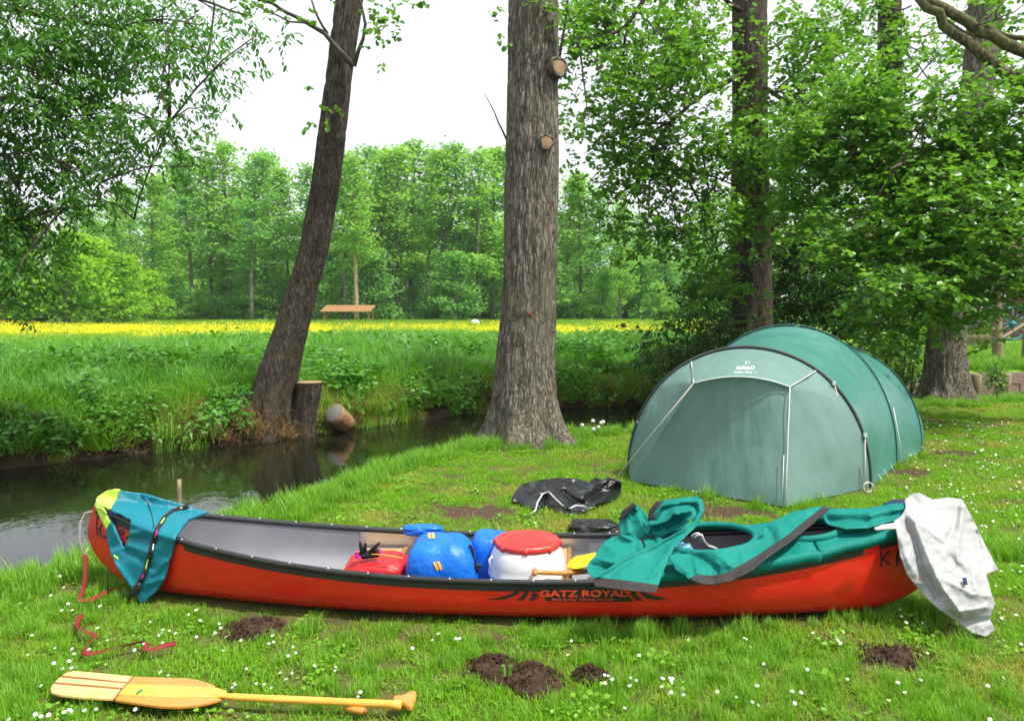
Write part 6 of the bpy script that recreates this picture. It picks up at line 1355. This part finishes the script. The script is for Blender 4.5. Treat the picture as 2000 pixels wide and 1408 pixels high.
def canoe_in(x, y, k):
    a = (x-CM[0])*CE[0]+(y-CM[1])*CE[1]; b_ = (x-CM[0])*CN[0]+(y-CM[1])*CN[1]; s = np.clip(a/(CL/2), -.999, .999); return (np.abs(a) < CL/2*.9) & (np.abs(b_) < HB*(1-np.abs(s)**2.5)*k)
def frustum_pts(n, y0, y1, xl=-100, xr=2100):
    y = np.sqrt(rng.uniform(y0*y0, y1*y1, n)); x = (rng.uniform(xl, xr, n)-1000)/FPX*y; return x, y
xa, ya = [], []
for (y0, y1, dens) in ((2.5, 5.2, 190), (5.2, 8, 130), (8, 11, 95), (11, 17, 60)):
    area = .5*(y1*y1-y0*y0)*3400/FPX; x, y = frustum_pts(int(area*dens), y0, y1, -600, 2800); xa.append(x); ya.append(y)
x = np.concatenate(xa); y = np.concatenate(ya); dn = -sdist(x, y, NEAR)
pd_ = dirtf(x, y); nn = fbm(np.stack([x, y, 0*x], -1), 2.2, 3, 33)
keep = (dn > .02) & ~canoe_in(x, y, .84) & ~in_poly(TENTPOLY, x, y) & (rng.uniform(0, 1, len(x)) > pd_*1.05) & (np.hypot(x-.22, y-10.0) > .5) & (rng.uniform(0, 1, len(x)) < .55+1.1*nn)
pc = G(330, 1350); x, y, nn = x[keep], y[keep], nn[keep]
onpad = np.zeros(len(x), bool)
pdl = np.array([tuple(G(px_, py_, .04))[:2] for px_, py_ in ((100, 1352), (258, 1324), (380, 1330), (445, 1355), (800, 1372), (800, 1382), (430, 1372), (350, 1384), (225, 1370))]); onpad = in_poly(pdl, x, y)
pick = np.where(rng.uniform(0, 1, len(x)) < .06, rng.integers(4, 6, len(x)), rng.integers(0, 4, len(x)))
scl = rng.uniform(.75, 1.25, len(x))*(.75+.55*nn)*np.interp(y, [3, 6, 14], [1, 1.1, 1.5])*np.where(onpad, .55, 1)*np.where(canoe_in(x, y, 1.4) & (x < 1.0), .55, 1)
scatter('lawn_grass', np.stack([x, y, terrain(x, y)], -1), LP, 6, 0, 0, 'short bright green lawn grass with clover', 'grass', idx=pick, scl=scl)
# longer tufts along the water's edge, under the canoe and round the trunks
xs_, ys_ = frustum_pts(30000, 4.0, 16); dn = -sdist(xs_, ys_, NEAR); k = (dn > -.12) & (dn < .30+.5*fbm(np.stack([xs_, ys_, 0*xs_], -1), 1.3, 2, 44)) & (rng.uniform(0, 1, len(dn)) < .55) & ~canoe_in(xs_, ys_, 1.1) & ~in_poly(TENTPOLY, xs_, ys_)
px1, py1 = [xs_[k]], [ys_[k]]
for (pa, pb, n_, jit) in (((300, 1215), (1000, 1258), 26, .03), ((1000, 1250), (1300, 1240), 50, .05), ((1300, 1222), (1800, 1190), 230, .07), ((1220, 945), (1540, 1000), 6, .03), ((940, 875), (1130, 872), 70, .08), ((1230, 960), (1260, 860), 8, .05), ((1550, 1000), (1810, 890), 14, .04), ((1790, 795), (1910, 795), 40, .1), ((1800, 1060), (2000, 1090), 60, .15), ((0, 1180), (140, 1230), 90, .25), ((1100, 1300), (1990, 1390), 240, .3), ((0, 1300), (90, 1400), 50, .15), ((430, 1300), (900, 1290), 50, .25)):
    for _ in range(n_):
        u = rng.uniform(); g = G(pa[0]+(pb[0]-pa[0])*u, pa[1]+(pb[1]-pa[1])*u); px1.append([g.x+rng.normal(0, jit)]); py1.append([g.y+rng.normal(0, jit)])
x = np.concatenate(px1); y = np.concatenate(py1); k = ~canoe_in(x, y, 1.02) & ~in_poly(TENTPOLY, x, y) & (dirtf(x, y) < .5); x, y = x[k], y[k]
near_ = (y < 4.6)
scatter('long_grass', np.stack([x, y, terrain(x, y)], -1), LL, 3, 0, 0, 'longer grass tufts along the water edge and round the canoe', 'grass', scl=np.where(near_, rng.uniform(.35, .62, len(x)), rng.uniform(.55, 1.1, len(x))))
# ================================================================== far bank
RD = protocol('tall_tuft', [blade_mesh('rd%d' % i, 24, .20, h0, h1, .026, 1.35, MT['reed'], 5, .8, .55) for i, (h0, h1) in enumerate(((.55, .95), (.65, 1.1), (.5, .85), (.7, 1.15)))])
BK = protocol('bank_plant', [leafy_plant('bp%d' % i, 60, .22, .26, .085, MT['bank_leaf']) for i in range(3)])
SW = protocol('straw_tuft', [blade_mesh('sw%d' % i, 46, .14, .2, .42, .005, 1.6, MT['straw'], 4, 1.4, .8) for i in range(3)])
MD = protocol('meadow_tuft', [])
for i in range(3):
    me_ = blade_mesh('md%d' % i, 70, .8, .18, .38, .014, .8, MT['meadow'], 2); MD.objects.link(bpy.data.objects.new('meadow_tuft_%02d' % i, me_))
for i in range(3):
    n_ = 95; P = np.stack([rng.uniform(-.8, .8, n_), rng.uniform(-.8, .8, n_), rng.uniform(.26, .46, n_)], -1); V, Fq, q = leaves(P, randdir(n_), randdir(n_)+np.array([0, -.6, .8]), .045*rng.uniform(.7, 1.3, n_), 'round'); me_ = fast_mesh('mf%d' % i, V, Fq, q); me_.materials.append(MT['butter']); MD.objects.link(bpy.data.objects.new('meadow_tuft_%02d' % (3+i), me_))
x, y = frustum_pts(76000, 9.5, 27, -700, 1500); df = sdist(x, y, FAR); nn = fbm(np.stack([x, y, 0*x], -1), .45, 3, 55)
k = (df > .35) & (df < 12.0) & (rng.uniform(0, 1, len(x)) < np.interp(df, [.3, .8, 3, 12], [.10, .30, .36, .24])) & (x < 6); x, y, df, nn = x[k], y[k], df[k], nn[k]
scatter('tall_bank_grass', np.stack([x, y, terrain(x, y)], -1), RD, 4, 0, 0, 'tall lush green grass growing on the far river bank', 'grass', scl=rng.uniform(.7, 1.0, len(x))*np.interp(df, [.3, 1.2, 3, 12], [.45, .75, .86, .92])*(.45+1.05*nn))
kb = (rng.uniform(0, 1, len(x)) < .04*sstep(.42, .6, fbm(np.stack([x, y, 0*x], -1), .7, 2, 91))*2) & (df < 9)
scatter('bank_nettles', np.stack([x[kb], y[kb], terrain(x[kb], y[kb])+.25], -1), BK, 3, 1.2, 1.9, 'broad leafy plants among the tall bank grass', 'plants', tilt=.2)
x, y = frustum_pts(19000, 9.0, 18.5, -700, 2050); df = sdist(x, y, FAR); nn = fbm(np.stack([x, y, 0*x], -1), .9, 2, 66)
k = (df > .02) & (df < .8) & (rng.uniform(0, 1, len(x)) < sstep(.40, .56, nn)*.75) & ~((x > 8.4) & (df < .5)) & (np.hypot(x+3.85, y-12.3) > .3); scatter('bank_plants', np.stack([x[k], y[k], terrain(x[k], y[k])+.02], -1), BK, 3, .7, 1.3, 'dark leafy plants hanging over the far bank', 'plants', tilt=.3)
k2 = (df > -.02) & (df < .55) & (rng.uniform(0, 1, len(x)) < sstep(.60, .44, nn)*.9+.28) & ~((x > 8.4)); scatter('dry_straw', np.stack([x[k2], y[k2], terrain(x[k2], y[k2])+.05], -1), SW, 3, .6, 1.15, 'dry straw hanging down the far bank', 'straw', tilt=.35)
k3 = (df > -.03) & (df < 1.1) & (rng.uniform(0, 1, len(x)) < .62) & (x < 8.4) & (np.hypot(x+3.8, y-12.2) > .75)
scatter('bank_grass', np.stack([x[k3], y[k3], terrain(x[k3], y[k3])+.03], -1), LL, 3, 1.3, 2.6, 'green grass spilling down the far bank to the water', 'grass', tilt=.35)
x, y = frustum_pts(5200, 24, 78, -200, 1500); nn = fbm(np.stack([x*.05, y*.09, 0*x], -1), 1, 3, 9); fl = (rng.uniform(0, 1, len(x)) < sstep(.40, .58, nn)*.33*sstep(60, 40, y)) & (y > 25)
scatter('meadow_flowers', np.stack([x, y, terrain(x, y)], -1), MD, 6, 0, 0, 'meadow grass full of yellow buttercups', 'meadow', idx=np.where(fl, rng.integers(3, 6, len(x)), rng.integers(0, 3, len(x))), scl=rng.uniform(.9, 1.3, len(x)), tilt=.02)
# garden bank grass on the right
x, y = frustum_pts(2600, 18, 27, 1650, 2100); df = sdist(x, y, FAR); k = df > .35
scatter('garden_grass', np.stack([x[k], y[k], terrain(x[k], y[k])], -1), LL, 3, 1.0, 2.0, 'rough grass on the garden bank above the retaining wall', 'grass')

# ================================================================== daisies and seed heads
def daisy_mesh(seed):
    g = np.random.default_rng(seed); me_ = bpy.data.meshes.new('daisy'); V = []; Fq = []; mi = []; tilt = g.normal(0, .25, 2); h = g.uniform(.06, .085)
    top = np.array([tilt[0]*.03, tilt[1]*.03, h]); nrm = np.array([tilt[0], tilt[1]-.3, 1]); nrm /= np.linalg.norm(nrm); a = np.cross(nrm, [1, 0, 0]); a /= np.linalg.norm(a); b_ = np.cross(nrm, a)
    for w in np.linspace(0, 6.283, 12, endpoint=False):
        d = math.cos(w)*a+math.sin(w)*b_; s = -math.sin(w)*a+math.cos(w)*b_; o_ = len(V); V += [top+d*.003-s*.0012, top+d*.0105-s*.0026+nrm*.001, top+d*.0125+nrm*.0012, top+d*.0105+s*.0026+nrm*.001, top+d*.003+s*.0012]; Fq.append((o_, o_+1, o_+2, o_+3, o_+4)); mi.append(0)
    o_ = len(V); V += [top+nrm*.0025+.0042*(math.cos(w)*a+math.sin(w)*b_) for w in np.linspace(0, 6.283, 8, endpoint=False)]+[top+nrm*.0045]; Fq += [(o_+j, o_+(j+1) % 8, o_+8) for j in range(8)]; mi += [1]*8
    o_ = len(V); V += [np.array([dx, dy, 0]) for dx, dy in ((-.0012, 0), (.0012, 0), (0, .0012))]+[top+np.array([dx, dy, 0]) for dx, dy in ((-.001, 0), (.001, 0), (0, .001))]; Fq += [(o_, o_+1, o_+4, o_+3), (o_+1, o_+2, o_+5, o_+4), (o_+2, o_, o_+3, o_+5)]; mi += [2]*3
    me_.from_pydata([tuple(v) for v in V], [], Fq)
    for mt in ('petal', 'dyellow', 'stem'): me_.materials.append(MT[mt])
    me_.polygons.foreach_set('material_index', mi); me_.update(); return me_
DM = [daisy_mesh(500+i) for i in range(6)]
DP = [(133, 1290), (125, 1300), (140, 1305), (116, 1124), (125, 1143), (100, 1156), (131, 1178), (123, 1189), (141, 1188), (195, 1180), (191, 1222), (212, 1239), (143, 1265), (109, 1256), (62, 1237), (105, 1292), (175, 1266), (280, 1247), (309, 1233), (317, 1226), (331, 1225), (345, 1231), (318, 1222), (382, 1233), (389, 1209), (417, 1232), (420, 1233), (430, 1221), (442, 1236), (426, 1210), (472, 1246), (438, 1260), (525, 1253), (535, 1245), (533, 1238), (571, 1251), (578, 1267), (316, 1308), (328, 1310), (455, 1330), (459, 1326), (498, 1321), (516, 1325), (548, 1307), (570, 1306), (653, 1357), (704, 1349), (652, 1297), (653, 1297), (846, 1243), (856, 1236), (889, 1243), (898, 1247), (803, 1260), (1115, 1247), (1111, 1273), (1248, 1280), (1180, 1310), (1196, 1321), (1178, 1325), (1230, 1315), (1245, 1321), (1294, 1326), (1308, 1324), (1313, 1323), (1303, 1347), (1310, 1347), (1295, 1336), (1335, 1352), (700, 1349), (1575, 1190), (1453, 1200), (1457, 1240), (1590, 1230), (1637, 1251), (1640, 1254), (1655, 1322), (1305, 1314), (1310, 1324), (1482, 1337), (1547, 1352), (1549, 1371), (1470, 1365), (1478, 1365), (1562, 1351), (1770, 1348), (1736, 1365), (1955, 1323), (1929, 1340), (1992, 1252), (1768, 1216), (1762, 1202), (1758, 1190), (1803, 1212), (1634, 1240), (1460, 1281), (1575, 1307), (560, 1322), (125, 1390), (140, 1378), (80, 1397), (95, 1388), (92, 1402), (110, 1400), (135, 1385), (70, 1392), (165, 1382), (185, 1372), (265, 1382), (130, 1355), (180, 1358), (22, 1400), (35, 1410), (1470, 958), (1363, 952), (1346, 947), (1360, 958), (1354, 956)]
for _ in range(16): DP.append((rng.uniform(0, 700), rng.uniform(1180, 1405)))
for _ in range(14): DP.append((rng.uniform(1150, 1990), rng.uniform(1230, 1405)))
for _ in range(60): DP.append((rng.uniform(1830, 2000), rng.uniform(900, 1210)))
dn_ = 0
for i, (px, py) in enumerate(DP):
    g = G(px, py, .05); g.z = 0
    if canoe_in(np.array([g.x]), np.array([g.y]), 1.0)[0] or in_poly(TENTPOLY, np.array([g.x]), np.array([g.y]))[0]: continue
    o_ = obj('daisy', DM[i % 6], None, label='small white daisy flowering in the lawn', cat='daisy', group='daisies in the lawn'); o_.location = (g.x, g.y, tz(g.x, g.y)-.004); o_.rotation_euler = (0, 0, rng.normal(0, .5)); s = rng.uniform(.5, .8); o_.scale = (s, s, s); dn_ += 1
x, y = frustum_pts(300, 6, 11.5, 1760, 2050); k = ~in_poly(TENTPOLY, x, y)
scatter('daisy_drift', np.stack([x[k], y[k], terrain(x[k], y[k])], -1), protocol('drift_daisy', DM), 6, .65, 1.0, 'drift of tiny white daisies in the lawn right of the tent', 'daisies')
for (px, py) in ((1137, 830), (1158, 822), (1174, 826), (1178, 824), (1159, 838), (1169, 834)):
    b_ = G(px, 852); h_ = at(px, py, b_.y); o_ = thing('seed_head', 'round white dandelion seed head standing by the water behind the sack', 'flower', b_, 'seed heads by the water'); MB().tube([b_, (b_+h_)/2+Vector((.01, 0, 0)), h_], .0025, 6).build('stalk', MT['stem'], o_)
    bag('puff', tuple(h_), (.028, .028, .026), MT['petal'], o_, 3, (2, 2, 2), .004, nu=14, nv=9)
print('daisies', dn_)

# ================================================================== thin summer haze over the valley
hz = MB(); hz.box((0, 950, 13.5), (7000, 9000, 31)); m = bpy.data.materials.new('haze_air'); m.use_nodes = True; t = m.node_tree; t.nodes.clear()
ou = t.nodes.new('ShaderNodeOutputMaterial'); pv = t.nodes.new('ShaderNodeVolumePrincipled'); pv.inputs['Color'].default_value = (.97, .98, 1, 1); pv.inputs['Density'].default_value = .00032; pv.inputs['Anisotropy'].default_value = .2
t.links.new(pv.outputs[0], ou.inputs['Volume']); hz.build('haze', m, None, False, kind='stuff', label='thin pale haze over the meadow', cat='haze')
